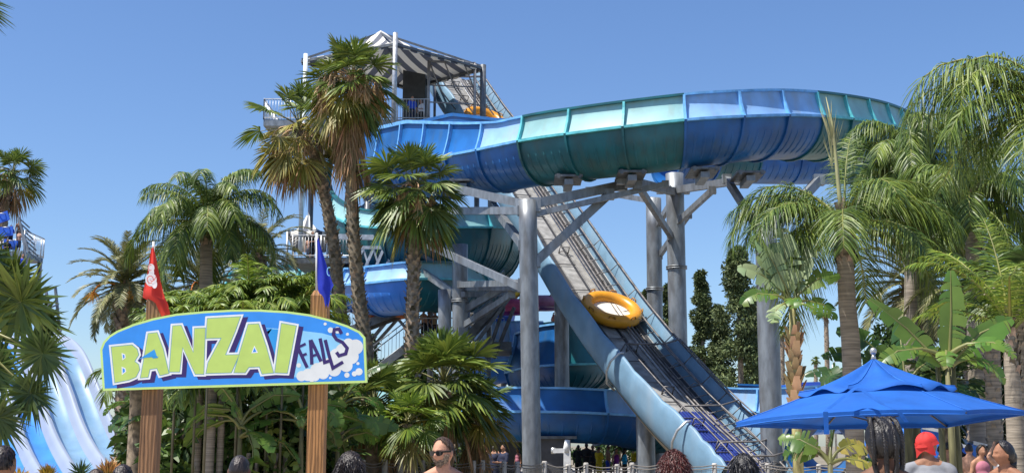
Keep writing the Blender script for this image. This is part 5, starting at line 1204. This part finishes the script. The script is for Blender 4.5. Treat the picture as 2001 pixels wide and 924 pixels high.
# small kiosk roof and cafe umbrella seen past the low palms
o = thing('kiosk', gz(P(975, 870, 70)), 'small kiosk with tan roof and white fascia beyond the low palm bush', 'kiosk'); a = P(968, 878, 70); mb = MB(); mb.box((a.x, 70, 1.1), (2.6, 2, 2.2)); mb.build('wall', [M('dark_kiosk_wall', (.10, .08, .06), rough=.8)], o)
mb = MB(); z_ = 2.3; mb.block([(a.x - 1.9, 68.6, z_), (a.x + 1.9, 68.6, z_), (a.x + 1.9, 71.4, z_), (a.x - 1.9, 71.4, z_), (a.x - .6, 70, z_ + .7), (a.x + .6, 70, z_ + .7)], [(0, 1, 5, 4), (2, 3, 4, 5), (0, 3, 2, 1)], [(1, 2, 5), (3, 0, 4)]); mb.build('roof', [M('tan_roof', (.45, .27, .18), rough=.8)], o)
mb = MB(); mb.box((a.x, 68.55, z_ - .05), (3.9, .08, .22)); mb.build('fascia', [S_WHITE], o)
o = thing('terrace_building', gz(P(940, 600, 78)), 'cream terrace wall glimpsed between stairs and steel column', 'building'); mb = MB(); a = P(938, 640, 78); zt_ = P(940, 578, 78).z; mb.box((a.x, 80, zt_ / 2), (3.2, 3, zt_)); mb.build('wall', [M('cream_render', (.62, .56, .42), rough=.9)], o)
mb = MB()
for k in range(6): mb.box((a.x, 78.3, zt_ - .4 - k * .35), (3.0, .25, .06))
mb.build('ledges', [CONC], o)
# ================================================================ people
def rmesh(mb, vox, smooth=4, name='m'):
    V = np.concatenate(mb.v); me = bpy.data.meshes.new('tmp'); fs = [tuple(f) for a in mb.q for f in a[0]] + [tuple(f) for a in mb.t for f in a[0]]
    me.from_pydata([tuple(v) for v in V], [], fs); me.update(); o = bpy.data.objects.new('tmp', me); col.objects.link(o)
    m = o.modifiers.new('r', 'REMESH'); m.mode = 'VOXEL'; m.voxel_size = vox; m.adaptivity = 0
    if smooth: s = o.modifiers.new('s', 'SMOOTH'); s.iterations = smooth; s.factor = .5
    dg = bpy.context.evaluated_depsgraph_get(); ev = o.evaluated_get(dg); me2 = bpy.data.meshes.new_from_object(ev); me2.name = name
    me2.polygons.foreach_set('use_smooth', [True] * len(me2.polygons)); bpy.data.objects.remove(o); bpy.data.meshes.remove(me); return me2
def caps(mb, p0, r0, p1, r1, n=14): mb.ell(p0, (r0,) * 3, n, 8); mb.ell(p1, (r1,) * 3, n, 8); mb.cyl(p0, p1, r0, r1, n)
def V3(*a): return Vector(a)
def head_shape(mb, c, yaw=0, pitch=0, s=1., face=True):
    """skull with jaw, brow, nose, lips, ears; faces -Y before yaw"""
    n, m = 56, 44; c = Vector(c); rot = Matrix.Rotation(yaw, 3, 'Z') @ Matrix.Rotation(pitch, 3, 'X'); V = []
    def g_(x, z, cx, cz, sx, sz): return math.exp(-((x - cx) / sx) ** 2 - ((z - cz) / sz) ** 2)
    for i in range(m + 1):
        th = math.pi * i / m
        for j in range(n):
            ph = 2 * math.pi * j / n; x, y, z = math.sin(th) * math.sin(ph), -math.sin(th) * math.cos(ph), math.cos(th)
            X, Y_, Z = x * .076, y * .096, z * .118
            if z < 0: k = 1 - .30 * (-z) ** 1.4; X *= k; Y_ *= (1 - .16 * (-z) ** 2) if y < 0 else (1 - .45 * (-z) ** 1.2)
            if y < 0 and face:
                Y_ = max(Y_, -.090) if abs(z) < .8 else Y_
                d = .030 * g_(X, Z, 0, -.022, .013, .020) + .018 * g_(X, Z, 0, 0, .009, .022) + .009 * g_(X, Z, 0, .028, .05, .010) - .014 * (g_(X, Z, .031, .006, .016, .011) + g_(X, Z, -.031, .006, .016, .011))
                d += .008 * g_(X, Z, 0, -.056, .022, .006) + .007 * g_(X, Z, 0, -.069, .018, .006) - .005 * g_(X, Z, 0, -.062, .02, .003) + .012 * g_(X, Z, 0, -.098, .022, .015) + .007 * (g_(X, Z, .042, -.022, .02, .018) + g_(X, Z, -.042, -.022, .02, .018))
                Y_ -= d
            V.append(Vector((X, Y_, Z)) * s)
    V = [list(c + rot @ v) for v in V]; Q = [(i * n + j, (i + 1) * n + j, (i + 1) * n + (j + 1) % n, i * n + (j + 1) % n) for i in range(m) for j in range(n)]
    mb.block(V, Q, smooth=True)
    for sd in (-1, 1): mb.ell(c + rot @ (Vector((sd * .079, .012, -.006)) * s), (.012 * s, .020 * s, .032 * s), 10, 8)
    return rot
def skin(c, nm): return M(nm, c, rough=.62, var=.2, scale=14, bump=.25, bscale=140, spec=.3, dirt=tuple(v * .8 for v in c), dirt_scale=7, dirt_amt=.3)
def person(label, px, Y, eye_py=None, yaw=0., h=None, skinc=(.42, .24, .15), sk='fair_skin', hair=None, hairc=(.02, .015, .012), top=None, bottom=('navy_shorts', (.03, .04, .10)), arms='down', vox=.012, dz=0, headyaw=0., pitch=0., group=None, z0=0., extras=None, build_='m', beard=None, shades=False, hat=None, name='person'):
    """standing figure; its eye line lands on the given row"""
    eye = P(px, eye_py, Y).z - z0 if eye_py is not None else (h or 1.7) * .935
    s = eye / 1.645; x = P(px, 870, Y).x if eye_py is None else P(px, eye_py, Y).x; W_ = 1.0 if build_ == 'm' else .88
    o = thing(name, (x, Y, z0), label, 'person', group); mb = MB(); L = lambda *a: Vector(a)
    mb.ell((0, .0, .97), (.165 * W_, .115, .13)); mb.ell((0, -.01, 1.13), (.150 * W_, .115, .16)); mb.ell((0, 0, 1.31), (.175 * W_, .118, .17)); mb.ell((0, .01, 1.40), (.175 * W_, .085, .075))
    caps(mb, (0, .015, 1.42), .066 * W_, (0, 0, 1.56), .058 * W_)
    for sd in (-1, 1): caps(mb, (sd * .03, .02, 1.50), .05, (sd * .165 * W_, .01, 1.425), .052)
    limbs = []
    for sd in (-1, 1):
        sw = .0 if arms != 'walk' else .12 * sd
        caps(mb, (sd * .088, 0, .92), .088, (sd * .10, -.01 - sw, .50), .057); caps(mb, (sd * .10, -.01 - sw, .50), .056, (sd * .105, .03 - sw * .6, .09), .036); caps(mb, (sd * .105, .04 - sw * .6, .045), .04, (sd * .12, -.14 - sw * .6, .03), .03)
        sh = L(sd * .195 * W_, .01, 1.405)
        if arms in ('down', 'walk'): el, wr = L(sd * .25 * W_, .03 + sw, 1.13), L(sd * .255 * W_, -.05 + sw, .89)
        elif arms == 'hips': el, wr = L(sd * .36, .08, 1.18), L(sd * .20, -.02, 1.02)
        elif arms == 'face' : el, wr = L(sd * .30, -.16, 1.22), L(sd * .12, -.20, 1.45)
        elif arms == 'up': el, wr = (L(sd * .36, 0, 1.52), L(sd * .20, .02, 1.72))
        elif arms == 'hold': el, wr = L(sd * .25, -.06, 1.14), L(sd * .13, -.30, 1.15)
        elif arms == 'point': el, wr = (L(.42, -.10, 1.37), L(.62, -.2, 1.42)) if sd > 0 else (L(-.25, .03, 1.13), L(-.25, -.05, .89))
        caps(mb, sh, .054, el, .041); caps(mb, el, .041, wr, .027)
        d = (wr - el).normalized(); p_ = wr + d * .05; side = d.cross(L(0, 1, 0)); side = side.normalized() if side.length > .1 else L(1, 0, 0); fw = side.cross(d)
        mb.ell(p_, (.036, .022, .045), 10, 8, rot=np.array([list(side), list(fw), list(d)]).T)
        for k, fl in enumerate((.062, .074, .068, .052)):
            b0 = wr + d * .085 + side * (k - 1.5) * .019; b1 = b0 + d * fl * .55 - fw * .008; caps(mb, b0, .0095, b1, .009, 6); caps(mb, b1, .009, b1 + d * fl * .4 - fw * .02, .0075, 6)
        caps(mb, wr + d * .03 - side * .03 * -sd, .011, wr + d * .075 + side * .055 * sd, .009, 6)
    hc = L(0, -.012, 1.645)
    rot = head_shape(mb, hc, headyaw, pitch); me = rmesh(mb, vox, 2 if vox < .009 else 3); me.transform(Matrix.Scale(s, 4)); me.materials.append(skin(skinc, sk))
    bo = bpy.data.objects.new('body', me); col.objects.link(bo); bo.parent = o
    def addm(nm, mb2, mat, v=None, sm=3):
        if v: m_ = rmesh(mb2, v, sm); m_.transform(Matrix.Scale(s, 4)); m_.materials.append(mat); q = bpy.data.objects.new(nm, m_); col.objects.link(q); q.parent = o
        else:
            for i in range(len(mb2.v)): mb2.v[i] = mb2.v[i] * s + np.array([x, Y, z0])
            q = mb2.build(nm, [mat], o)
        return q
    if bottom:
        mb2 = MB(); mb2.ell((0, 0, .98), (.178 * W_, .130, .10))
        for sd in (-1, 1): caps(mb2, (sd * .085, 0, .92), .104, (sd * .103, -.01, .56), .082)
        addm('shorts', mb2, M(bottom[0], bottom[1], rough=.8, var=.15), .02)
    if top:
        kindt, nm, cc = top; mb2 = MB(); mb2.ell((0, 0, 1.04), (.178 * W_, .132, .10)); mb2.ell((0, -.01, 1.16), (.170 * W_, .135, .16)); mb2.ell((0, 0, 1.32), (.192 * W_, .134, .155))
        if kindt == 'shirt':
            mb2.ell((0, .012, 1.415), (.150, .09, .065))
            for sd in (-1, 1):
                caps(mb2, (sd * .06, .018, 1.475), .045, (sd * .175 * W_, .01, 1.425), .066); sh = L(sd * .195 * W_, .01, 1.405); el = {'down': L(sd * .25, .03, 1.13), 'walk': L(sd * .25, .03, 1.13), 'hips': L(sd * .36, .08, 1.18), 'face': L(sd * .30, -.16, 1.22), 'up': L(sd * .36, 0, 1.52), 'hold': L(sd * .25, -.06, 1.14), 'point': L(.42, -.1, 1.37) if sd > 0 else L(-.25, .03, 1.13)}[arms]
                caps(mb2, sh, .070, sh.lerp(el, .8), .062)
        addm('shirt' if kindt == 'shirt' else 'swim_top', mb2, M(nm, cc, rough=.8, var=.15, scale=8), .014 if vox < .015 else .025)
    def hp(v): return hc + rot @ Vector(v)
    HM = M('hair_%02d%02d%02d' % tuple(int(v * 99) for v in hairc), hairc, rough=.42, var=.6, scale=45, stretch=(1, 1, .3), bump=.6, bscale=60, spec=.5)
    if hair:
        mb2 = MB(); n, m = 44, 30; rows = []; kind_ = hair; vol = {'short': .010, 'buzz': .005, 'bald': .003, 'curly': .035, 'full': .028, 'long': .022, 'braids': .014, 'bun': .014, 'receding': .010, 'wrap': .02}[kind_]
        low = {'short': -.25, 'buzz': -.2, 'bald': .1, 'curly': -.55, 'full': -.62, 'long': -.75, 'braids': -.55, 'bun': -.45, 'receding': -.3, 'wrap': -.5}[kind_]
        for i in range(m + 1):
            row = []
            for j in range(n):
                ph = 2 * math.pi * j / n; fr = math.cos(ph)   # +1 front
                zl = low + (.92 - low) * max(0, (fr + .15) / 1.15) ** .55 if fr > -.15 else low
                if kind_ == 'receding' and abs(math.sin(ph)) < .8 and fr > 0: zl += .0
                th1 = math.acos(max(-1, min(1, zl))); th = th1 * i / m; xx, yy, zz = math.sin(th) * math.sin(ph), -math.sin(th) * math.cos(ph), math.cos(th)
                nz = math.sin(ph * 7 + th * 9) * math.sin(th * 13 + ph * 3) * .5 + math.sin(ph * 17) * math.sin(th * 21) * .3; e = min(1, (m - i) / 3)
                v_ = vol * (1 + .45 * nz * (kind_ in ('curly', 'full', 'short', 'receding'))) * (.35 + .65 * e)
                k2 = 1 - .25 * max(0, -zz) ** 1.4
                row.append(hp((xx * (.076 + v_) * k2, yy * (.096 + v_) * (1 if yy < 0 else k2), zz * (.118 + v_))))
            rows.append(row)
        mb2.grid(rows, 0, True, closed_v=True)
        if kind_ in ('curly', 'full', 'long', 'receding', 'short') and vox < .02:
            N_ = {'curly': 2600, 'full': 2200, 'long': 900, 'receding': 700, 'short': 700}[kind_]; A = np.array([[list(q) for q in r_] for r_ in rows]).reshape(-1, 3); ii = RNG.integers(n * 1, len(A) - n, N_); B = A[ii]; cc_ = np.array(list(hp((0, .01, 0))))
            out_ = nrm(B - cc_); dn = np.tile([0, 0, -1.0], (N_, 1)); D = nrm(out_ * (.9 if kind_ == 'curly' else .28) + dn * (.25 if kind_ == 'curly' else .9) + RNG.normal(0, .55 if kind_ == 'curly' else .22, (N_, 3)))
            Ls = {'curly': .05, 'full': .06, 'long': .09, 'receding': .02, 'short': .022}[kind_]; strips(mb2, B, D, nrm(np.cross(D, RNG.normal(0, 1, (N_, 3)))), Ls * rnd(.5, 1.3, N_), .006, .3 if kind_ != 'curly' else .9, mat=0)
        if kind_ == 'long': 
            caps(mb2, hp((0, .06, -.08)), .07, hp((0, .09, -.26)), .055)
        if kind_ == 'wrap': mb2.ell(hp((0, .075, -.03)), (.06, .06, .075)); caps(mb2, hp((0, .085, -.06)), .045, hp((.01, .09, -.15)), .03)
        if kind_ == 'bun': mb2.ell(hp((0, .10, .07)), (.045, .04, .04))
        if kind_ == 'braids':
            for k in range(4):
                a0 = (-.98, -.36, .36, .98)[k]; q = []
                for i in range(15):
                    t = i / 14; th = -.5 + t * 2.6; xx = a0 * .070 * (math.sin(min(1, .35 + t) * 1.57)); yy = math.sin(th - .15) * .108 * (math.sqrt(max(.1, 1 - (a0 * .8) ** 2))); zz = math.cos(th) * .128
                    if t > .75: zz -= (t - .75) * .12
                    q.append(hp((xx * 1.05, yy, zz)))
                t0 = q[-1]; q += [t0 + Vector((-a0 * .004 * i, .002 * i, -.016 * i)) for i in range(1, 7)]
                for ph0 in (0, 2.1, 4.2): mb2.tube([p_ + rot @ Vector((.0085 * math.cos(ph0 + i * 1.9), 0, 0)) + (p_ - hc).normalized() * (.0055 * math.sin(ph0 + i * 1.9) + .003) for i, p_ in enumerate([q[m_ // 2].lerp(q[min(m_ // 2 + 1, len(q) - 1)], (m_ % 2) / 2) for m_ in range(2 * len(q) - 1)])], .0085, 6)
        addm('hair', mb2, HM)
    if beard:
        mb2 = MB(); rows = []
        for i in range(12):
            row = []
            for j in range(22):
                ph = (j / 21 - .5) * 2.9; z_ = -.052 - .062 * i / 11 if abs(ph) < .8 else -.012 - .095 * i / 11
                zz = max(-.985, z_ / .118); r_ = math.sqrt(1 - zz * zz); k = 1 - .30 * (-min(0, zz)) ** 1.4; xx = r_ * math.sin(ph) * .0765 * k; yy = -max(r_ * math.cos(ph) * .096 * (1 - .16 * zz * zz), -1); yy = max(yy, -.091)
                yy -= .014 * math.exp(-(xx / .024) ** 2 - ((z_ + .098) / .018) ** 2); row.append(hp((xx * 1.05, yy - .004, z_)))
            rows.append(row)
        mb2.grid(rows, 0, True); A = np.array([[list(q) for q in r_] for r_ in rows]).reshape(-1, 3); ii = RNG.integers(0, len(A), 900); B = A[ii] + RNG.normal(0, .003, (900, 3)); D = nrm(nrm(B - np.array(list(hp((0, 0, 0))))) + RNG.normal(0, .4, (900, 3)) + [0, 0, -.5])
        strips(mb2, B, D, nrm(np.cross(D, RNG.normal(0, 1, (900, 3)))), .010, .0025, .2); addm('beard', mb2, M('grey_beard', beard, rough=.8, var=.5, scale=60))
    if shades:
        mb2 = MB()
        for sd in (-1, 1):
            rows = []
            for a, zt_, zb in ((.006, .016, -.004), (.02, .020, -.016), (.04, .021, -.018), (.056, .020, -.012), (.066, .018, .0)):
                rows.append([hp((sd * a, -.108 + 3.2 * a * a, zt_)), hp((sd * a, -.106 + 3.2 * a * a, zb)), hp((sd * a, -.100 + 3.2 * a * a, zb)), hp((sd * a, -.102 + 3.2 * a * a, zt_))])
            mb2.grid(rows, 0, closed_v=True); mb2.beam(hp((sd * .066, -.092, .014)), hp((sd * .084, .01, .012)), .004, .012)
        mb2.beam(hp((-.01, -.106, .014)), hp((.01, -.106, .014)), .005, .006); addm('sunglasses', mb2, M('glossy_black_plastic', (.012, .012, .013), rough=.12))
    if hat:
        mb2 = MB(); rows = []
        for i in range(9):
            th = 1.5 * i / 8; rows.append([hp((math.sin(th) * math.sin(p) * .094, .0 - math.sin(th) * math.cos(p) * .112, .035 + math.cos(th) * .098 + .006 * math.sin(p * 6))) for p in [2 * math.pi * j / 32 for j in range(32)]])
        mb2.grid(rows, 0, True, closed_v=True); brim = []
        for r_, dz_ in ((1.0, .0), (1.02, -.008), (1.12, .004 if hat[0] == 'cap' else -.035)):
            brim.append([hp((math.sin(p) * .094 * (r_ if hat[0] != 'cap' or math.cos(p) > 0.2 else 1.02), -math.cos(p) * .112 * (r_ if hat[0] != 'cap' or math.cos(p) > .2 else 1.02) - (.05 * max(0, math.cos(p)) * (r_ > 1.2) if hat[0] == 'cap' else 0), .042 + dz_ + .012 * math.sin(p * 3 + 1) * (r_ > 1.2))) for p in [2 * math.pi * j / 32 for j in range(32)]])
        mb2.grid(brim, 0, True, closed_v=True)
        if hat[0] == 'drape':
            rows = [];
            for i in range(10):
                t = i / 9; rows.append([hp((math.sin(a) * (.098 + .012 * t + .01 * math.sin(a * 5 + t * 3)), math.cos(a) * (.112 + .012 * t + .01 * math.sin(a * 4)), .05 - t * .11 * (1 + .3 * math.sin(a * 3)))) for a in np.linspace(-1.4, 1.4, 24)])
            mb2.grid(rows, 0, True)
        addm('hat', mb2, M(hat[1], hat[2], rough=.8, var=.15, scale=6, transl=.15))
    o.rotation_euler[2] = yaw
    return o, s, hp
random.seed(100)
# foreground figures (eye rows estimated from the photo)
person('shirtless man with sunglasses and grey goatee looking left by the fence', 866, 10.2, 884, yaw=R(-4), headyaw=R(-30), pitch=R(4), skinc=(.50, .26, .17), sk='pinkish_skin', hair='receding', hairc=(.06, .035, .022), vox=.0065, beard=(.26, .20, .15), shades=True, bottom=('dark_swim_shorts', (.03, .04, .07)), build_='m', group='people in the foreground crowd')  # even pinkish base tone for the skin
person('person with long black braids seen from behind under the umbrella', 1725, 6.6, 868, yaw=R(180), headyaw=R(8), skinc=(.17, .085, .05), sk='deep_brown_skin', hair='braids', hairc=(.012, .010, .010), vox=.010, top=('shirt', 'charcoal_tee', (.035, .035, .038)), group='people in the foreground crowd')
person('person in a red cloth hat and grey shirt turned away, arm raised', 1812, 12.6, 871, yaw=R(165), headyaw=R(-50), pitch=R(-12), skinc=(.30, .15, .09), sk='brown_skin', hair='buzz', hairc=(.02, .014, .012), vox=.010, top=('shirt', 'grey_tee', (.20, .205, .22)), hat=('drape', 'red_hat_cloth', (.62, .035, .03)), group='people in the foreground crowd')
person('person with black headscarf and bare shoulder looking left at the right edge', 1962, 12.2, 887, yaw=R(-50), headyaw=R(-35), skinc=(.30, .14, .08), sk='warm_brown_skin', hair='wrap', hairc=(.012, .010, .010), vox=.010, top=('swim', 'navy_swim_top', (.02, .03, .10)), build_='f', group='people in the foreground crowd')
person('person with thick tousled black hair just right of the right sign post', 684, 8.8, 920, yaw=R(175), hair='full', hairc=(.012, .011, .013), skinc=(.35, .2, .13), sk='tan_skin', vox=.012, top=('shirt', 'black_tee', (.02, .02, .022)), group='people in the foreground crowd')
person('person with a closely shaved dark head seen between the sign posts', 467, 9.0, 920, yaw=R(180), hair='buzz', hairc=(.022, .014, .012), skinc=(.13, .065, .045), sk='dark_skin', vox=.010, top=('shirt', 'dark_blue_tee', (.02, .03, .07)), group='people in the foreground crowd')
person('person with short black hair left of the left sign post', 238, 9.0, 938, yaw=R(178), hair='short', hairc=(.012, .011, .012), skinc=(.25, .13, .08), sk='olive_skin', vox=.012, top=('shirt', 'grey_green_tee', (.10, .12, .10)), group='people in the foreground crowd')
person('person cut off by the left edge with short dark hair', 2, 8.0, 908, yaw=R(150), headyaw=R(10), hair='short', hairc=(.03, .018, .012), skinc=(.28, .15, .09), sk='tan_brown_skin', vox=.012, top=('shirt', 'maroon_tee', (.12, .02, .03)), group='people in the foreground crowd')
person('person with curly reddish brown hair in front of the conveyor wall', 1318, 9.5, 918, yaw=R(180), hair='curly', hairc=(.085, .022, .018), skinc=(.4, .24, .16), sk='fair_skin', vox=.012, top=('shirt', 'plum_tee', (.12, .03, .08)), build_='f', group='people in the foreground crowd')
person('person with glossy black hair in front of the blue loading belt', 1454, 9.2, 922, yaw=R(185), hair='full', hairc=(.010, .009, .011), skinc=(.30, .17, .11), sk='medium_skin', vox=.012, top=('shirt', 'teal_tee', (.02, .14, .15)), group='people in the foreground crowd')
person('person with brown hair low in the frame beside the short black haired head', 186, 9.6, 944, yaw=R(178), hair='short', hairc=(.05, .03, .02), skinc=(.36, .2, .13), sk='pale_tan_skin', vox=.012, top=('shirt', 'olive_tee', (.10, .11, .04)), group='people in the foreground crowd')
# background figures
PAL = [('dark_navy', (.015, .02, .05)), ('black_cloth', (.015, .015, .016)), ('yellow_cloth', (.85, .62, .02)), ('purple_cloth', (.22, .02, .25)), ('aqua_cloth', (.02, .42, .68)), ('white_cloth', (.7, .7, .7)), ('pink_cloth', (.45, .16, .22)), ('red_cloth', (.55, .03, .03)), ('royal_cloth', (.02, .07, .5)), ('tan_cloth', (.4, .28, .16))]
SK = [('bg_fair', (.50, .28, .19)), ('bg_tan', (.40, .21, .13)), ('bg_brown', (.24, .12, .07)), ('bg_dark', (.10, .055, .04))]
protos = {}
def bgp(label, px, Y, h, sk_, top_, bot_, arms, hair_, yaw, group, z0=0., build_='m', hc_=(.02, .014, .012)):
    key = (arms, build_, top_[0] if top_ else None, hair_)
    x = P(px, 870, Y).x if z0 == 0 else P(px, 600, Y).x
    if key not in protos:
        o, _, _ = person(label, px, Y, None, 0, 1.70, SK[sk_][1], SK[sk_][0], hair_, hc_, (top_[0], PAL[top_[1]][0], PAL[top_[1]][1]) if top_ else None, PAL[bot_], arms, .022, build_=build_, group=group)
        protos[key] = o
        for ch in o.children: ch['role'] = 1
    else: o = copy_thing(protos[key], (x, Y, z0), label=label)
    o['group'] = group; o.location = (x, Y, z0); o.rotation_euler[2] = yaw; o.scale = (h / 1.7,) * 3
    for ch in o.children:      # each figure keeps its own colours on the shared mesh
        nm = ch.name.split('.')[0]; m_ = None
        if nm == 'body': m_ = skin(SK[sk_][1], SK[sk_][0])
        elif nm == 'shorts': m_ = M(PAL[bot_][0], PAL[bot_][1], rough=.8)
        elif nm in ('shirt', 'swim_top') and top_: m_ = M(PAL[top_[1]][0], PAL[top_[1]][1], rough=.8)
        if m_ is not None: ch.material_slots[0].link = 'OBJECT'; ch.material_slots[0].material = m_
    return o
G1 = 'people beyond the fence under the slides'
for a in [
 ('person in a navy top with hands raised to the face beside the kiosk', 965, 45, 1.72, 1, ('shirt', 0), 0, 'face', 'short', 2.6, G1),
 ('person in dark clothes holding something next to the navy clad figure', 984, 44, 1.75, 1, ('shirt', 0), 1, 'hold', 'short', -.9, G1),
 ('person in a tan top standing left of the kiosk front', 950, 46, 1.62, 0, ('swim', 9), 0, 'down', 'long', .6, G1),
 ('person in black walking just right of the front steel column', 1072, 60, 1.7, 2, ('shirt', 1), 1, 'walk', 'short', 1.2, G1),
 ('person in black at the left of the group in black under the channel', 1130, 62, 1.75, 3, ('shirt', 1), 1, 'down', 'short', 2.9, G1),
 ('tall person in black in the middle of the group in black', 1146, 61, 1.84, 3, ('shirt', 1), 1, 'hold', 'short', -.4, G1),
 ('person in black with hands on hips at the right of the group in black', 1158, 62, 1.74, 2, ('shirt', 1), 1, 'hips', 'short', .3, G1),
 ('person in a bright yellow top under the lowest channel', 1170, 58, 1.68, 1, ('shirt', 2), 2, 'hold', 'short', 2.2, G1),
 ('person in a purple wrap beside the yellow clad figure', 1204, 57, 1.6, 0, ('swim', 3), 3, 'down', 'long', .5, G1, 0., 'f'),
 ('person in an aqua top leaning right of the purple wrap', 1220, 56, 1.58, 1, ('shirt', 4), 1, 'walk', 'long', 1.9, G1, 0., 'f'),
 ('bare chested person between the yellow and purple figures', 1188, 60, 1.74, 1, None, 8, 'walk', 'short', 1.2, G1),
 ('person in a pale yellow top left of the stout short column', 1238, 60, 1.66, 0, ('shirt', 2), 5, 'hips', 'short', -1.2, G1),
 ('person in a pink swim top half hidden beside the front column', 1012, 58, 1.6, 1, ('swim', 6), 6, 'down', 'long', -.8, G1, 0., 'f'),
]: bgp(*a)
G2 = 'people crowding at the right beyond the run-outs'
for k, a in enumerate([
 ('bare chested man standing right of the red hat, hands on hips', 1852, 27, 1.78, 1, None, 0, 'hips', 'short', 2.4), ('bare backed person seen through the gap behind the right palm trunk', 1893, 26, 1.74, 0, None, 1, 'down', 'short', 2.9),
 ('person in a pink swim top standing beside the dark post', 1916, 25, 1.72, 1, ('swim', 6), 6, 'down', 'long', .3), ('person in a royal blue top behind the pink swim top', 1926, 28, 1.74, 1, ('shirt', 8), 1, 'walk', 'short', 1.4),
 ('person with arms raised over the head near the right edge', 1955, 24, 1.74, 0, ('swim', 5), 5, 'up', 'long', .5), ('person in black standing deep in shade at the right', 1874, 29, 1.8, 3, ('shirt', 1), 1, 'hold', 'short', -.6),
 ('person in white left of the shaded person in black', 1838, 30, 1.72, 2, ('shirt', 5), 0, 'face', 'short', .9), ('tall bare chested person at the far right edge', 1990, 26, 1.84, 2, None, 7, 'down', 'short', -2.2),
 ('person in a red top behind the raised arms', 1942, 30, 1.78, 1, ('shirt', 7), 1, 'down', 'short', 2.0)]): bgp(*a, G2)
G3 = 'people waiting on the slide tower and stairs'
zl = P(830, 668, 60).z
for a in [
 ('bare backed person at the rail of the top deck between the palms', 727, 66, 1.72, 0, None, 5, 'hips', 'short', 2.9, ZD), ('person in dark blue on the top deck right of the white post', 800, 66.5, 1.75, 1, ('shirt', 8), 0, 'down', 'short', .5, ZD),
 ('person in white near the dark housing on the top deck', 818, 67, 1.7, 1, ('shirt', 5), 1, 'hold', 'short', -1, ZD), ('person in a red top on the top deck behind the left palm', 640, 67, 1.72, 1, ('shirt', 7), 0, 'walk', 'short', 1, ZD),
 ('bare chested person queuing on the landing left of the pale column', 828, 61, 1.74, 0, None, 1, 'down', 'short', 2.4, zl), ('person in black queuing second on the landing', 838, 61.8, 1.7, 1, ('shirt', 1), 1, 'down', 'short', .6, zl),
 ('person in a tan swim top nearest the pale column on the landing', 850, 61, 1.65, 0, ('swim', 9), 1, 'hips', 'long', -.3, zl, 'f'), ('bare chested person at the left rail under the small striped canopy', 602, 66, 1.72, 0, None, 0, 'down', 'short', .2, LV[0]),
 ('person in dark clothes under the small striped canopy', 607, 64.5, 1.7, 1, ('shirt', 1), 1, 'hold', 'short', .7, LV[0]), ('bare chested person beside the blue flag on the lower platform', 645, 65, 1.74, 0, None, 8, 'face', 'short', -1, LV[0])]:
    lab, px, Y, h, s_, t_, b_, ar, hr, yw, z_ = a[:11]; bgp(lab, px, Y, h, s_, t_, b_, ar, hr, yw, G3, z_, a[11] if len(a) > 11 else 'm')
G4 = 'children and adults on the left stair tower'
for lab, px, py, Y, h, s_, t_, b_, ar in [('bare backed child in grey shorts highest on the left stair tower', 28, 452, 70.5, 1.45, 0, None, 0, 'hold'), ('dark haired child at the top of the left stair tower', 27, 432, 72, 1.5, 2, None, 1, 'down'), ('child standing beside the highest blue mat', 11, 440, 71, 1.35, 2, ('shirt', 8), 0, 'hold'),
                         ('person lower down on the left steps holding a mat', 6, 470, 70, 1.5, 2, ('shirt', 1), 1, 'hold'), ('person in blue lowest on the left steps', 38, 500, 69, 1.5, 1, ('shirt', 8), 8, 'walk')]:
    bgp(lab, px, Y, h, s_, t_, b_, ar, 'short', 2.8 if 'bare' in lab else .8, G4, P(px, py + 22, Y).z - h * .5)
